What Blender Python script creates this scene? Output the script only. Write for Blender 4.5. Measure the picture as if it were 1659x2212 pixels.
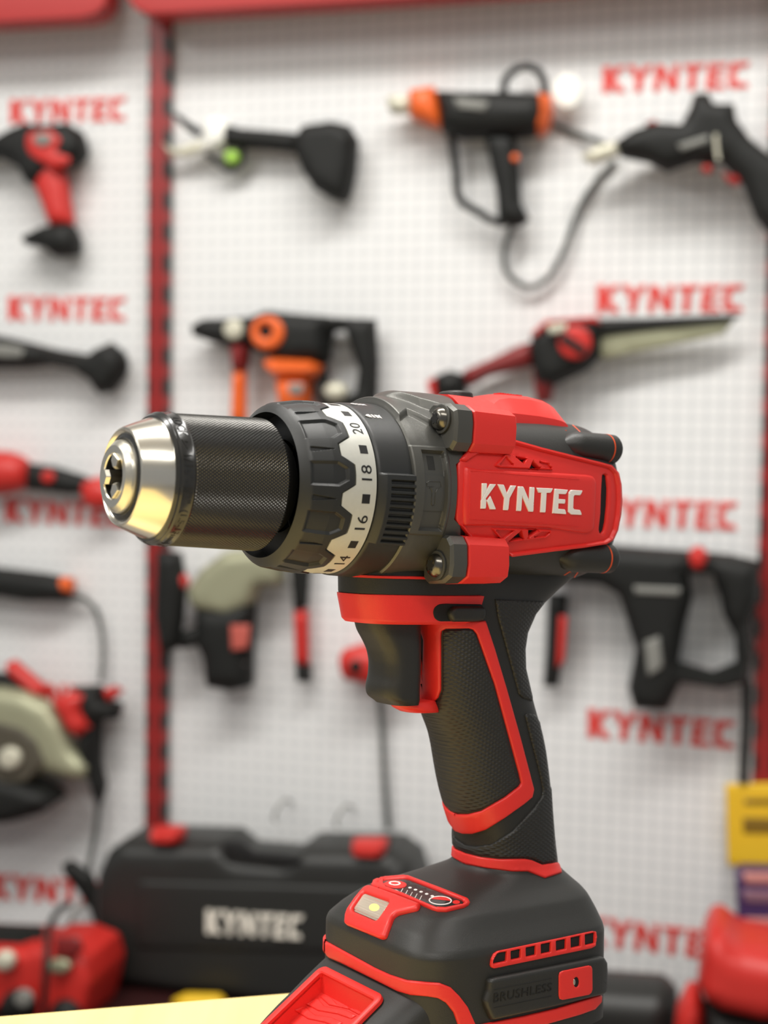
import bpy, bmesh, math
import numpy as np
from mathutils import Vector, Matrix
from mathutils.bvhtree import BVHTree
from mathutils.geometry import delaunay_2d_cdt

for o in list(bpy.data.objects): bpy.data.objects.remove(o)
SC = bpy.context.scene
COL = SC.collection

# ------------------------------------------------------------------ camera
IW, IH, F = 1659.0, 2212.0, 3000.0
CX, CY = 829.5, 1106.0
def unit(v): v = np.array(v, float); return v/np.linalg.norm(v)
# camera frame: x right, y down, z forward.  world up seen from the camera:
UPc = unit((.0135, -.9986, -.052))
FWc = unit(np.array([0, 0, 1.0]) - UPc*UPc[2])
RTc = np.cross(FWc, UPc)
RW = np.array([RTc, FWc, UPc])                 # camera frame -> world axes
CAMZ = 0.983
CAM = np.array([0, 0, CAMZ])
def c2w(v): return RW @ np.array(v, float)
cam_d = bpy.data.cameras.new('camera'); cam = bpy.data.objects.new('camera', cam_d); COL.objects.link(cam)
rx, ry, rz = c2w((1, 0, 0)), c2w((0, -1, 0)), c2w((0, 0, -1))
M = Matrix(((rx[0], ry[0], rz[0], CAM[0]), (rx[1], ry[1], rz[1], CAM[1]), (rx[2], ry[2], rz[2], CAM[2]), (0, 0, 0, 1)))
cam.matrix_world = M
cam_d.sensor_fit = 'VERTICAL'; cam_d.sensor_height = 24.0; cam_d.lens = 24.0*F/IH
cam_d.clip_start = .01; cam_d.clip_end = 50
cam_d.dof.use_dof = True; cam_d.dof.focus_distance = 0.486
cam_d.dof.aperture_fstop = (cam_d.lens)/5.7
SC.camera = cam
SC.view_settings.view_transform = 'Standard'; SC.view_settings.look = 'None'
SC.view_settings.exposure = 0.22; SC.view_settings.gamma = 1.0

# ------------------------------------------------------------------ world and lights
wd = bpy.data.worlds.new('hall'); SC.world = wd; wd.use_nodes = True
wd.node_tree.nodes['Background'].inputs[0].default_value = (.97, .98, 1.0, 1)
wd.node_tree.nodes['Background'].inputs[1].default_value = 0.27
def area(name, loc, rot, sx, sy, power, col=(1, .975, .93)):
    l = bpy.data.lights.new(name, 'AREA'); l.shape = 'RECTANGLE'; l.size = sx; l.size_y = sy; l.energy = power; l.color = col
    o = bpy.data.objects.new(name, l); COL.objects.link(o); o.location = loc; o.rotation_euler = rot
    return o
area('ceiling_light', (-.3, .85, 2.75), (0, 0, 0), 2.4, .35, 62)
area('ceiling_light', (.2, -1.1, 2.75), (math.radians(-12), 0, 0), 2.4, .5, 44)
area('ceiling_light', (-2.3, -.3, 2.6), (0, math.radians(-38), 0), .5, 1.8, 26)

# ------------------------------------------------------------------ frames
D0 = 500.0
TH, PH = math.radians(34.8), math.radians(2.25)
Dd = np.array([math.cos(TH)*math.cos(PH), math.sin(PH), math.sin(TH)*math.cos(PH)])     # drill axis, towards its back
De = unit(np.cross(Dd, [0, 1, 0])); De = De if De[2] < 0 else -De                           # towards the viewer's side
Du = np.cross(Dd, De); Du = -Du if Du[1] > 0 else Du                                     # up
P0 = np.array([0, -.0145, 1.0])*D0
def ray(q): return np.array([(q[0]-CX)/F, (q[1]-CY)/F, 1.0])
TABLE_Z = 0.75
_ub = UPc@(P0+43*Dd); BASE = np.array([43., 0., ((TABLE_Z-CAMZ)*1000-_ub)/(UPc@Du)])         # the drill's origin, on the table (s,w,h)
def dl(c): return np.array([c@Dd, -(c@De), c@Du])        # camera frame vec -> drill local (s,-w,h)
CAMD = dl(-P0)                                             # camera position in drill local mm
dR = np.array([c2w(Dd), c2w(-De), c2w(Du)]).T
base_cam = (P0 + BASE[0]*Dd + BASE[1]*De + BASE[2]*Du)/1000
bw_ = c2w(base_cam)+CAM
DM = Matrix.Identity(4)
for i in range(3):
    for j in range(3): DM[i][j] = dR[i][j]
    DM[i][3] = bw_[i]
def h_table(s, w):                                        # drill height at which the table top lies
    # world z of point (s,w,h): CAMZ + UPc.(P0+s d+w e+h u)/1000
    b = UPc@(P0+s*Dd+w*De); return ((TABLE_Z-CAMZ)*1000-b)/(UPc@Du)

# ------------------------------------------------------------------ materials
MATS = {}
def mat(name, col, rough=.5, metal=0., bump=None, coat=0., emit=None, spec=.5, alpha=None, noise=None):
    m = bpy.data.materials.new(name); m.use_nodes = True; nt = m.node_tree; b = nt.nodes['Principled BSDF']
    b.inputs['Base Color'].default_value = (*col, 1); b.inputs['Roughness'].default_value = rough
    b.inputs['Metallic'].default_value = metal; b.inputs['Coat Weight'].default_value = coat
    b.inputs['Specular IOR Level'].default_value = spec
    if emit: b.inputs['Emission Color'].default_value = (*emit[0], 1); b.inputs['Emission Strength'].default_value = emit[1]
    tc = nt.nodes.new('ShaderNodeTexCoord')
    if noise:                      # (scale, amount) faint tonal variation
        n = nt.nodes.new('ShaderNodeTexNoise'); n.inputs['Scale'].default_value = noise[0]; n.inputs['Detail'].default_value = 4
        nt.links.new(tc.outputs['Object'], n.inputs['Vector'])
        mx = nt.nodes.new('ShaderNodeMixRGB'); mx.inputs[1].default_value = (*[c*(1-noise[1]) for c in col], 1)
        mx.inputs[2].default_value = (*[min(1, c*(1+noise[1])) for c in col], 1)
        nt.links.new(n.outputs['Fac'], mx.inputs[0]); nt.links.new(mx.outputs[0], b.inputs['Base Color'])
    if bump:                       # (kind, scale, strength, distance)
        kind, sc, st, di = bump
        bp = nt.nodes.new('ShaderNodeBump'); bp.inputs['Strength'].default_value = st; bp.inputs['Distance'].default_value = di
        if kind == 'noise':
            n = nt.nodes.new('ShaderNodeTexNoise'); n.inputs['Scale'].default_value = sc; n.inputs['Detail'].default_value = 3
            nt.links.new(tc.outputs['Object'], n.inputs['Vector']); nt.links.new(n.outputs['Fac'], bp.inputs['Height'])
        if kind == 'diamond':      # two crossed wave families seen along the drill's side
            outs = []
            for ang in (32, -32):
                mp = nt.nodes.new('ShaderNodeMapping'); mp.inputs['Rotation'].default_value = (0, math.radians(ang), 0)
                wv = nt.nodes.new('ShaderNodeTexWave'); wv.bands_direction = 'Z'; wv.inputs['Scale'].default_value = sc
                nt.links.new(tc.outputs['Object'], mp.inputs['Vector']); nt.links.new(mp.outputs[0], wv.inputs['Vector'])
                outs.append(wv)
            mm = nt.nodes.new('ShaderNodeMath'); mm.operation = 'MULTIPLY'
            nt.links.new(outs[0].outputs['Fac'], mm.inputs[0]); nt.links.new(outs[1].outputs['Fac'], mm.inputs[1])
            nt.links.new(mm.outputs[0], bp.inputs['Height'])
        nt.links.new(bp.outputs[0], b.inputs['Normal'])
    MATS[name] = m; return m
BLK = mat('black_plastic', (.019, .019, .017), .46, bump=('noise', 2600, .35, .0002))
BLK2 = mat('dark_rubber', (.015, .015, .0135), .52, bump=('noise', 2200, .3, .0002))
GRIP = mat('grip_rubber', (.016, .016, .0145), .5, bump=('diamond', 235, .55, .00035))
RED = mat('red_plastic', (.74, .027, .021), .40, bump=('noise', 2400, .25, .00015))
ORG = mat('orange_seam', (.75, .09, .02), .5)
GUN = mat('gunmetal', (.10, .099, .09), .36, .55, bump=('noise', 5200, .45, .00012))
COLR = mat('collar_plastic', (.018, .019, .0185), .40, bump=('noise', 5200, .4, .00012))
KNURL = mat('knurled_steel', (.085, .083, .078), .27, .9)
CHR = mat('polished_metal', (.78, .74, .64), .22, 1.0)
BRU = mat('brushed_steel', (.70, .67, .58), .30, 1.0, bump=('noise', 900, .15, .0002))
SIL = mat('silver_band', (.66, .66, .60), .42, .35, noise=(800, .05))
INK = mat('black_ink', (.012, .012, .012), .5)
WHT = mat('white_paint', (.85, .80, .76), .5)
DRK = mat('deep_black', (.004, .004, .004), .7)
SCR = mat('screw_steel', (.16, .15, .13), .25, 1.0)
GLOSS = mat('gloss_black', (.018, .018, .017), .22, coat=.3)
CLR = mat('clear_lens', (.60, .52, .42), .15, .35, bump=('diamond', 330, .9, .0008))
LEDY = mat('led_chip', (.9, .75, .15), .4, emit=((1, .8, .25), .5))

# ------------------------------------------------------------------ object helpers
def props(o, label=None, cat=None, group=None, kind=None):
    for k, v in (('label', label), ('category', cat), ('group', group), ('kind', kind)):
        if v: o[k] = v
    return o
def mkobj(name, verts, faces, m, parent=None, smooth=35):
    me = bpy.data.meshes.new(name); me.from_pydata([tuple(v) for v in verts], [], faces); me.update()
    bm = bmesh.new(); bm.from_mesh(me); bmesh.ops.remove_doubles(bm, verts=bm.verts, dist=1e-7)
    bmesh.ops.recalc_face_normals(bm, faces=bm.faces); bm.to_mesh(me); bm.free()
    me.materials.append(m)
    if smooth:
        me.shade_smooth(); me.set_sharp_from_angle(angle=math.radians(smooth))
    o = bpy.data.objects.new(name, me); COL.objects.link(o)
    if parent: o.parent = parent
    return o
class MB:
    def __init__(s): s.v = []; s.f = []
    def add(s, v, f):
        n = len(s.v); s.v += [tuple(map(float, p)) for p in v]; s.f += [tuple(i+n for i in q) for q in f]; return s
    def bvh(s): return BVHTree.FromPolygons([Vector(p) for p in s.v], s.f)
def empty(name, loc=(0, 0, 0), mw=None):
    o = bpy.data.objects.new(name, None); o.empty_display_size = .03; COL.objects.link(o)
    if mw is not None: o.matrix_world = mw
    else: o.location = loc
    return o
DRILL = empty('cordless_drill', mw=DM)
props(DRILL, 'large red and black cordless drill with silver chuck standing on the pale table', 'drill')
BL = np.array([BASE[0], -BASE[1], BASE[2]])
def dpart(name, mb, m, parent=None, smooth=35, mirror=False, label=None):
    v = [tuple((np.array(p)-BL)/1000) for p in mb.v]; f = list(mb.f)
    if mirror:
        near = mb.bvh(); mv = [Vector((p[0], -p[1], p[2])) for p in mb.v]
        side_ok = [p[1] < .3 for p in mb.v]; free = [name != 'foot_band' or near.find_nearest(q)[3] > 1.0 for q in mv]
        dpart(name, MB().add(mv, [tuple(reversed(q)) for q in mb.f if all(side_ok[i] for i in q) and any(free[i] for i in q)]), m, parent, smooth, label=label)
    o = mkobj(name, v, f, m, parent or DRILL, smooth)
    if label: o['label'] = label
    return o

# ------------------------------------------------------------------ shape helpers (drill local mm: s, -w, h)
def ringfaces(n, k, close=True):
    f = []
    for i in range(k-1):
        for j in range(n):
            a = i*n+j; b = i*n+(j+1) % n
            f.append((a, b, b+n, a+n))
    return f
def gsm(t, P, sig):
    P = np.array(P, float)
    if sig <= 0: return P
    out = np.empty_like(P)
    for i, x in enumerate(t):
        w = np.exp(-.5*((t-x)/sig)**2); out[i] = (w[:, None]*P).sum(0)/w.sum()
    out[0] = P[0]; out[-1] = P[-1]; return out
def spow(x, p): return np.sign(x)*np.abs(x)**p
def loft_h(st, step=1.5, sig=0, nseg=96, capb=True, capt=True, table=False, rear=0):
    """stations (h, s_centre, a, W, n) going down"""
    st = sorted(st, key=lambda r: -r[0]); H = np.array([r[0] for r in st])
    t = np.arange(0, H[0]-H[-1], step); t = np.append(t, H[0]-H[-1])
    Pm = np.array([np.interp(t, H[0]-H, [r[k] for r in st]) for k in (1, 2, 3, 4)]).T
    Pm = gsm(t, Pm, sig)
    th = np.linspace(0, 2*math.pi, nseg, endpoint=False); c, s = np.cos(th), np.sin(th)
    mb = MB(); V = []
    for i, tt in enumerate(t):
        sc, a, W, n = Pm[i]; S = sc+a*spow(c, 2/n); w = W*spow(s, 2/n); h = H[0]-tt
        for x, y in zip(S, w):
            hh = max(h, h_table(x, y)+.15) if table and i < len(t)-1 else (h_table(x, y)+.15 if table else h)
            V.append((x, -y, hh))
    f = ringfaces(nseg, len(t)); k = len(V)
    if capt: V.append((Pm[0][0], 0, H[0])); f += [((j+1) % nseg, j, k) for j in range(nseg)]
    if capb:
        V.append((Pm[-1][0], 0, h_table(Pm[-1][0], 0)+.15 if table else H[-1])); q = (len(t)-1)*nseg
        f += [(q+j, q+(j+1) % nseg, len(V)-1) for j in range(nseg)]
    return mb.add(V, f)
def loft_s(st, step=1.5, sig=0, nseg=96, caps=True):
    """stations (s, W, H, n, hc) along the axis"""
    st = sorted(st); S = np.array([r[0] for r in st]); t = np.arange(S[0], S[-1], step); t = np.append(t, S[-1])
    Pm = gsm(t, np.array([np.interp(t, S, [r[k] for r in st]) for k in (1, 2, 3, 4)]).T, sig)
    th = np.linspace(0, 2*math.pi, nseg, endpoint=False); c, s = np.cos(th), np.sin(th); V = []
    for x, (W, H, n, hc) in zip(t, Pm):
        for a, b in zip(W*spow(c, 2/n), H*spow(s, 2/n)): V.append((x, -a, hc+b))
    f = ringfaces(nseg, len(t))
    if caps:
        V.append((t[0], 0, Pm[0][3])); V.append((t[-1], 0, Pm[-1][3])); q = (len(t)-1)*nseg; k = len(V)
        f += [(j, (j+1) % nseg, k-2) for j in range(nseg)]+[(q+j, q+(j+1) % nseg, k-1) for j in range(nseg)]
    return MB().add(V, f)
def lathe(prof, nseg=160, c=(0, 0), closed=False):
    th = np.linspace(0, 2*math.pi, nseg, endpoint=False); V = []
    for s, r in prof:
        for a in th: V.append((s, -(c[0]+r*math.cos(a)), c[1]+r*math.sin(a)))
    f = ringfaces(nseg, len(prof))
    if closed:
        q = (len(prof)-1)*nseg; f += [(q+j, q+(j+1) % nseg, (j+1) % nseg, j) for j in range(nseg)]
    return MB().add(V, f)
def prism(section, s0, s1, ch=1.0, taper=0):
    """section: list of (w,h); prism from s0 to s1 with chamfered ends"""
    P = np.array(section, float); cc = P.mean(0); V = []; n = len(P)
    def ins(k): 
        out = []
        for p in P:
            v = p-cc; L = np.linalg.norm(v); out.append(cc+v*(1-k/L))
        return out
    for s, k in ((s0, ch), (s0+ch, 0), (s1-ch, taper), (s1, ch+taper)):
        for w, h in ins(k): V.append((s, -w, h))
    f = ringfaces(n, 4)+[tuple(range(n)), tuple(range(3*n, 4*n))]
    return MB().add(V, f)
# ---- polygons
def resample(P, d):
    P = [np.array(p, float) for p in P]; out = []
    for a, b in zip(P, P[1:]+P[:1]):
        L = np.linalg.norm(b-a); k = max(1, int(round(L/d)))
        out += [a+(b-a)*i/k for i in range(k)]
    return np.array(out)
def rounded(P, r=0, it=2):
    P = [np.array(p, float) for p in P]
    if r <= 0: return P
    out = []
    n = len(P)
    for i in range(n):
        a, b, c = P[i-1], P[i], P[(i+1) % n]; la, lc = np.linalg.norm(a-b), np.linalg.norm(c-b)
        k = min(r, la*.45, lc*.45); p, q = b+(a-b)/max(la, 1e-6)*k, b+(c-b)/max(lc, 1e-6)*k
        for t in (0, .25, .5, .75, 1): out.append((1-t)**2*p+2*t*(1-t)*b+t*t*q)
    return out
def inpoly(P, X):
    x, y = X[:, 0], X[:, 1]; r = np.zeros(len(X), bool); n = len(P); j = n-1
    for i in range(n):
        xi, yi, xj, yj = P[i][0], P[i][1], P[j][0], P[j][1]
        if yi != yj:
            c = ((yi > y) != (yj > y)) & (x < (xj-xi)*(y-yi)/(yj-yi)+xi); r ^= c
        j = i
    return r
def bdist(loops, X):
    d = np.full(len(X), 1e9)
    for P in loops:
        A = P; B = np.roll(P, -1, 0)
        for a, b in zip(A, B):
            ab = b-a; L = ab@ab+1e-12; t = np.clip(((X-a)@ab)/L, 0, 1); q = a+t[:, None]*ab
            d = np.minimum(d, np.hypot(*(X-q).T))
    return d
def trimesh2d(outer, holes, bw, grid, seg):
    """2D triangulation with extra loops near the border; returns pts, tris, dist, boundary loops(index lists)"""
    loops = [resample(outer, seg)]+[resample(h, seg) for h in holes]
    pts = []; edges = []; li = []
    for L in loops:
        n0 = len(pts); pts += list(L); idx = list(range(n0, len(pts))); li.append(idx)
        edges += [(idx[i], idx[(i+1) % len(idx)]) for i in range(len(idx))]
    cand = []
    for L in loops:
        T = np.roll(L, -1, 0)-np.roll(L, 1, 0); N = np.stack([-T[:, 1], T[:, 0]], 1); N /= (np.linalg.norm(N, axis=1)[:, None]+1e-9)
        for k in (.18, .5, 1.0):
            for sg in (1, -1):
                C = L+N*sg*bw*k; C = C[::(1 if k < .9 else 1)]
                cand.append((C, k*bw))
    X = []
    for C, k in cand:
        ok = inpoly(loops[0], C)
        for h in loops[1:]: ok &= ~inpoly(h, C)
        C = C[ok]
        if len(C):
            dd = bdist(loops, C); X.append(C[dd > .93*k])
    P = np.array(loops[0]); x0, y0 = P.min(0); x1, y1 = P.max(0)
    gx, gy = np.meshgrid(np.arange(x0, x1, grid), np.arange(y0, y1, grid)); G = np.stack([gx.ravel(), gy.ravel()], 1)
    if len(G):
        ok = inpoly(loops[0], G)
        for h in loops[1:]: ok &= ~inpoly(h, G)
        G = G[ok]
        if len(G):
            dd = bdist(loops, G); X.append(G[dd > bw*1.25])
    Q = np.concatenate(X) if X else np.zeros((0, 2))
    # thin out near-duplicates
    keep = []; cell = {}; md = min(seg*.3, bw*.2)
    for q in Q:
        key = (int(q[0]//md), int(q[1]//md))
        if any(abs(r[0]-q[0])+abs(r[1]-q[1]) < md for i in (-1, 0, 1) for j in (-1, 0, 1) for r in cell.get((key[0]+i, key[1]+j), ())): continue
        cell.setdefault(key, []).append(q); keep.append(q)
    allp = pts+keep
    vv, ee, ff, ov, oe, of = delaunay_2d_cdt([Vector((float(p[0]), float(p[1]))) for p in allp], edges, [], 0, 1e-6)
    V = np.array([(p.x, p.y) for p in vv]); omap = {}
    for i, o in enumerate(ov):
        for k in o: omap[k] = i
    tri = [t for t in ff]
    cen = np.array([V[list(t)].mean(0) for t in tri])
    ok = inpoly(loops[0], cen)
    for h in loops[1:]: ok &= ~inpoly(h, cen)
    tri = [t for t, k in zip(tri, ok) if k]
    dist = bdist(loops, V)
    bl = [[omap[i] for i in L] for L in li]
    for L in bl:
        for i in L: dist[i] = 0
    return V, tri, dist, bl
def profile(d, bw): 
    t = np.clip(1-d/bw, 0, 1); return np.sqrt(1-t*t*.999)
# ---- projection of traced outlines onto built surfaces (drill local)
def hit(bvh, q, back=False):
    r = dl(ray(q)); r = Vector(unit(r)); o = Vector(CAMD)
    loc, nor, idx, dd = bvh.ray_cast(o, r)
    if loc is None:
        t = D0
        for _ in range(8):
            p = o+r*t; loc, nor, idx, dd = bvh.find_nearest(p); t = (loc-o).dot(r)
    if nor.dot(r) > 0: nor = -nor
    return np.array(loc), np.array(nor)
def patch(outer, bvh, height, bw=5., holes=(), grid=9., seg=5., drop=.8, rnd=0, lift=0, hfun=None):
    outer = rounded(outer, rnd); holes = [rounded(h, min(rnd, 4)) for h in holes]
    V, tri, dist, bl = trimesh2d(outer, holes, bw, grid, seg)
    H = lift+height*(.25+.75*profile(dist, bw))
    P = []; N = []
    for q in V:
        p, n = hit(bvh, q); P.append(p); N.append(n)
    P = np.array(P); N = np.array(N)
    # smooth normals by neighbour averaging
    nb = N.copy()
    for _ in range(2):
        acc = nb.copy()
        for t in tri:
            m = nb[list(t)].sum(0)
            for i in t: acc[i] += m
        nb = acc/np.linalg.norm(acc, axis=1)[:, None]
    if hfun is not None: H = H+np.array([hfun(q) for q in V])
    top = P+nb*H[:, None]; verts = list(top); faces = [tuple(t) for t in tri]
    for L in bl:
        k = len(verts); verts += [P[i]-nb[i]*drop for i in L]; n = len(L)
        for j in range(n): faces.append((L[j], L[(j+1) % n], k+(j+1) % n, k+j))
    return MB().add(verts, faces)
def ribbon(pts, w):
    P = [np.array(p, float) for p in pts]; L = []; R = []
    for i in range(len(P)):
        a = P[max(0, i-1)]; b = P[min(len(P)-1, i+1)]; t = unit(b-a); n = np.array([-t[1], t[0]])
        L.append(P[i]+n*w/2); R.append(P[i]-n*w/2)
    return L+R[::-1]
def ell(cx, cy, rx_, ry_, n=24, rot=0):
    out = []
    for k in range(n):
        a = 2*math.pi*k/n; x, y = rx_*math.cos(a), ry_*math.sin(a); c, s = math.cos(rot), math.sin(rot)
        out.append((cx+x*c-y*s, cy+x*s+y*c))
    return out
def crop(ox, oy, k): return lambda pts: [(ox+x*k, oy+y*k) for x, y in pts]
c2 = crop(520, 840, 1/3.318); c3 = crop(860, 820, .3014); c4 = crop(700, 1220, .3255); c5 = crop(840, 1500, .2773)
c6 = crop(560, 1840, .3014); c7 = crop(960, 1840, .2411)
# ---- flat lettering
def text2d(s, size=1.0, font_space=1.0):
    cu = bpy.data.curves.new('t', 'FONT'); cu.body = s; cu.size = size; cu.resolution_u = 3; cu.space_character = font_space
    o = bpy.data.objects.new('t', cu); COL.objects.link(o)
    me = bpy.data.meshes.new_from_object(o.evaluated_get(bpy.context.evaluated_depsgraph_get()))
    V = np.array([(v.co.x, v.co.y) for v in me.vertices]); Fc = [tuple(p.vertices) for p in me.polygons]
    bpy.data.objects.remove(o); bpy.data.curves.remove(cu); bpy.data.meshes.remove(me)
    V = V-V.min(0); ext = V.max(0); return V, Fc, ext
def solidify(V3, Nn, Fc, th):
    """extrude flat-ish lettering by th along its normals"""
    n = len(V3); top = [np.array(v)+np.array(m)*th for v, m in zip(V3, Nn)]; low = [np.array(v)-np.array(m)*.15 for v, m in zip(V3, Nn)]
    cnt = {}
    for f in Fc:
        for a, b in zip(f, f[1:]+f[:1]):
            k = (min(a, b), max(a, b)); cnt.setdefault(k, []).append((a, b))
    faces = [tuple(f) for f in Fc]
    for k, e in cnt.items():
        if len(e) == 1: a, b = e[0]; faces.append((a, b, b+n, a+n))
    return MB().add(top+low, faces)
_L = {  # brand lettering as a sheared unit shape
 'K1': [(597,743),(633,743),(630,795),(594,860)], 'K2': [(655,748),(699,750),(624,853),(628,862),(625,925),(588,925),(590,868)],
 'K3': [(657,833),(698,930),(655,930),(632,868)], 'Y': [(709,750),(754,753),(775,815),(803,758),(843,760),(795,850),(785,937),(750,935),(757,850)],
 'N': [(855,765),(893,766),(935,868),(940,770),(974,772),(965,948),(932,946),(885,835),(878,943),(844,941)],
 'T': [(988,775),(1106,780),(1090,812),(1060,812),(1052,953),(1015,951),(1024,812),(1002,810)],
 'E': [(1118,782),(1214,790),(1198,822),(1148,820),(1146,855),(1195,858),(1192,890),(1145,888),(1143,925),(1192,930),(1202,965),(1102,958)],
 'C': [(1236,790),(1318,795),(1302,830),(1262,828),(1253,840),(1250,918),(1258,930),(1300,934),(1313,970),(1236,967),(1215,948),(1220,808)]}
_LW = dict(_L); _LW.pop('K1'); _LW.pop('K2'); _LW['K3'] = [(590,742),(634,742),(632,800),(662,748),(706,750),(652,835),(706,930),(660,930),(630,872),(628,925),(590,925)]
def brand2d():
    out = []
    for k, P in _LW.items():
        out.append([((x-590)/728, 1-((y-.073*(x-590))-742)/183) for x, y in P])
    return out
# ================================================================== THE DRILL
# ---- chuck
ch = dpart('chuck_cone', lathe([(-101.2, 11.6), (-101.2, 14.0), (-101.9, 14.6), (-102.2, 15.2), (-101.9, 15.8), (-101.2, 16.2), (-92.3, 19.9), (-91.6, 19.9), (-91.6, 10), (-98, 10), (-98, 11.6)], closed=True), CHR, smooth=28, label='polished silver cone at the front of the chuck')
dpart('chuck_seal_ring', lathe([(-99, 10.5), (-101.4, 11.6), (-101.9, 12.6), (-101.4, 13.9), (-99, 14.0)], closed=True), GLOSS)
def jaw_disc():
    prof = [(-95, 7.2), (-104.4, 7.2), (-104.8, 7.5), (-104.9, 9.9), (-103.4, 11.6), (-102.6, 11.8), (-100, 11.8), (-95, 11.0)]
    return lathe(prof, closed=True)
dpart('jaw_plate', jaw_disc(), BRU, smooth=30)
dpart('bore', lathe([(-104.2, 7.15), (-92, 7.15), (-92, 0.01)]), DRK)
for k, a in enumerate((62, 182, 302)):
    ar = math.radians(a); r0, r1 = 2.5, 7.1; V = []; hw = 2.3
    er = np.array([math.cos(ar), math.sin(ar)]); et = np.array([-er[1], er[0]])
    for s, dr in ((-94, 0), (-104.4, 0), (-105.6, .8)):
        for r, t in ((r0+dr, -.15), (r0+1.3+dr, -hw), (r1-dr*.3, -hw), (r1-dr*.3, hw), (r0+1.3+dr, hw), (r0+dr, .15)):
            p = er*r+et*t; V.append((s, -p[0], p[1]))
    dpart('jaw', MB().add(V, ringfaces(6, 3)+[tuple(range(12, 18)), tuple(range(6))]), BRU, smooth=20)
ring = dpart('chuck_collar', lathe([(-92.5, 18.5), (-92.6, 20.3), (-91.8, 21.1), (-91.2, 21.0), (-90.6, 21.6), (-87.2, 21.7), (-86.8, 21.95), (-86.2, 21.6), (-86.2, 18)], closed=True), GLOSS)
def on_cyl(V2, Fc, s0, phi0, R, hgt, th=.25, xdir=1, yax=-1):
    """wrap lettering on a cylinder: x runs with phi*xdir, y runs with s*yax"""
    P = []; N = []
    for x, y in V2:
        ph = math.radians(phi0)+xdir*x/R; s = s0+yax*y; n = np.array([0, -math.cos(ph), math.sin(ph)])
        P.append(np.array([s, 0, 0])+n*(R+hgt)); N.append(n)
    return solidify(P, N, Fc, th)
V, Fc, ex = text2d('LOCK', 1); V = V/ex*np.array([9.6, 2.9])
mb = on_cyl(V, Fc, -90.3, 63, 21.7, -.08, .22, -1, 1)
V, Fc, ex = text2d('1/16"-1/2"', 1); V = V/ex*np.array([15.5, 3.1]); m2 = on_cyl(V, Fc, -90.4, 19, 21.7, -.08, .22, -1, 1); mb.add(m2.v, m2.f)
V, Fc, ex = text2d('(1.5-13mm)', 1); V = V/ex*np.array([17.5, 2.9]); m2 = on_cyl(V, Fc, -90.3, -28, 21.7, -.08, .22, -1, 1); mb.add(m2.v, m2.f)
tri_o = [(0, -1.3), (3.2, 0), (0, 1.3)]; P2 = []; 
Vt = [(0, -1.35), (3.4, 0), (0, 1.35), (.7, -.6), (2.0, 0), (.7, .6)]
m2 = on_cyl(Vt, [(0, 1, 4, 3), (1, 2, 5, 4), (2, 0, 3, 5)], -88.8, 33, 21.7, -.08, .22, -1, 1); mb.add(m2.v, m2.f)
dpart('embossed_lettering', mb, GLOSS, ring, smooth=20)
# knurled sleeve
def knurl():
    s0, s1 = -86.3, -52.0; N = 128; pit = 1.45; q = 4
    ns = int((s1-s0)/pit*q); nf = N*q; V = []
    tri = lambda x: 1-2*abs((x % 1)-.5)
    for j in range(ns+1):
        s = s0+(s1-s0)*j/ns; js = j/q
        R = np.interp(s, [s0, -53], [21.35, 22.35])
        if s > -53: R -= (s+53)*.9
        for i in range(nf):
            a = i/q+js; b = i/q-js
            k = min(1-abs(2*((a % 1))-1), 1-abs(2*((b % 1))-1))
            h = .5*min(k*1.25, 1.0)
            if j in (0, ns): h = 0
            ph = 2*math.pi*i/nf
            V.append((s, -(R-.25+h)*math.cos(ph), (R-.25+h)*math.sin(ph)))
    return MB().add(V, ringfaces(nf, ns+1))
dpart('knurled_sleeve', knurl(), KNURL, smooth=20)
dpart('sleeve_back', lathe([(-52, 21.2), (-51.5, 20), (-46, 16)]), DRK)
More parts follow.
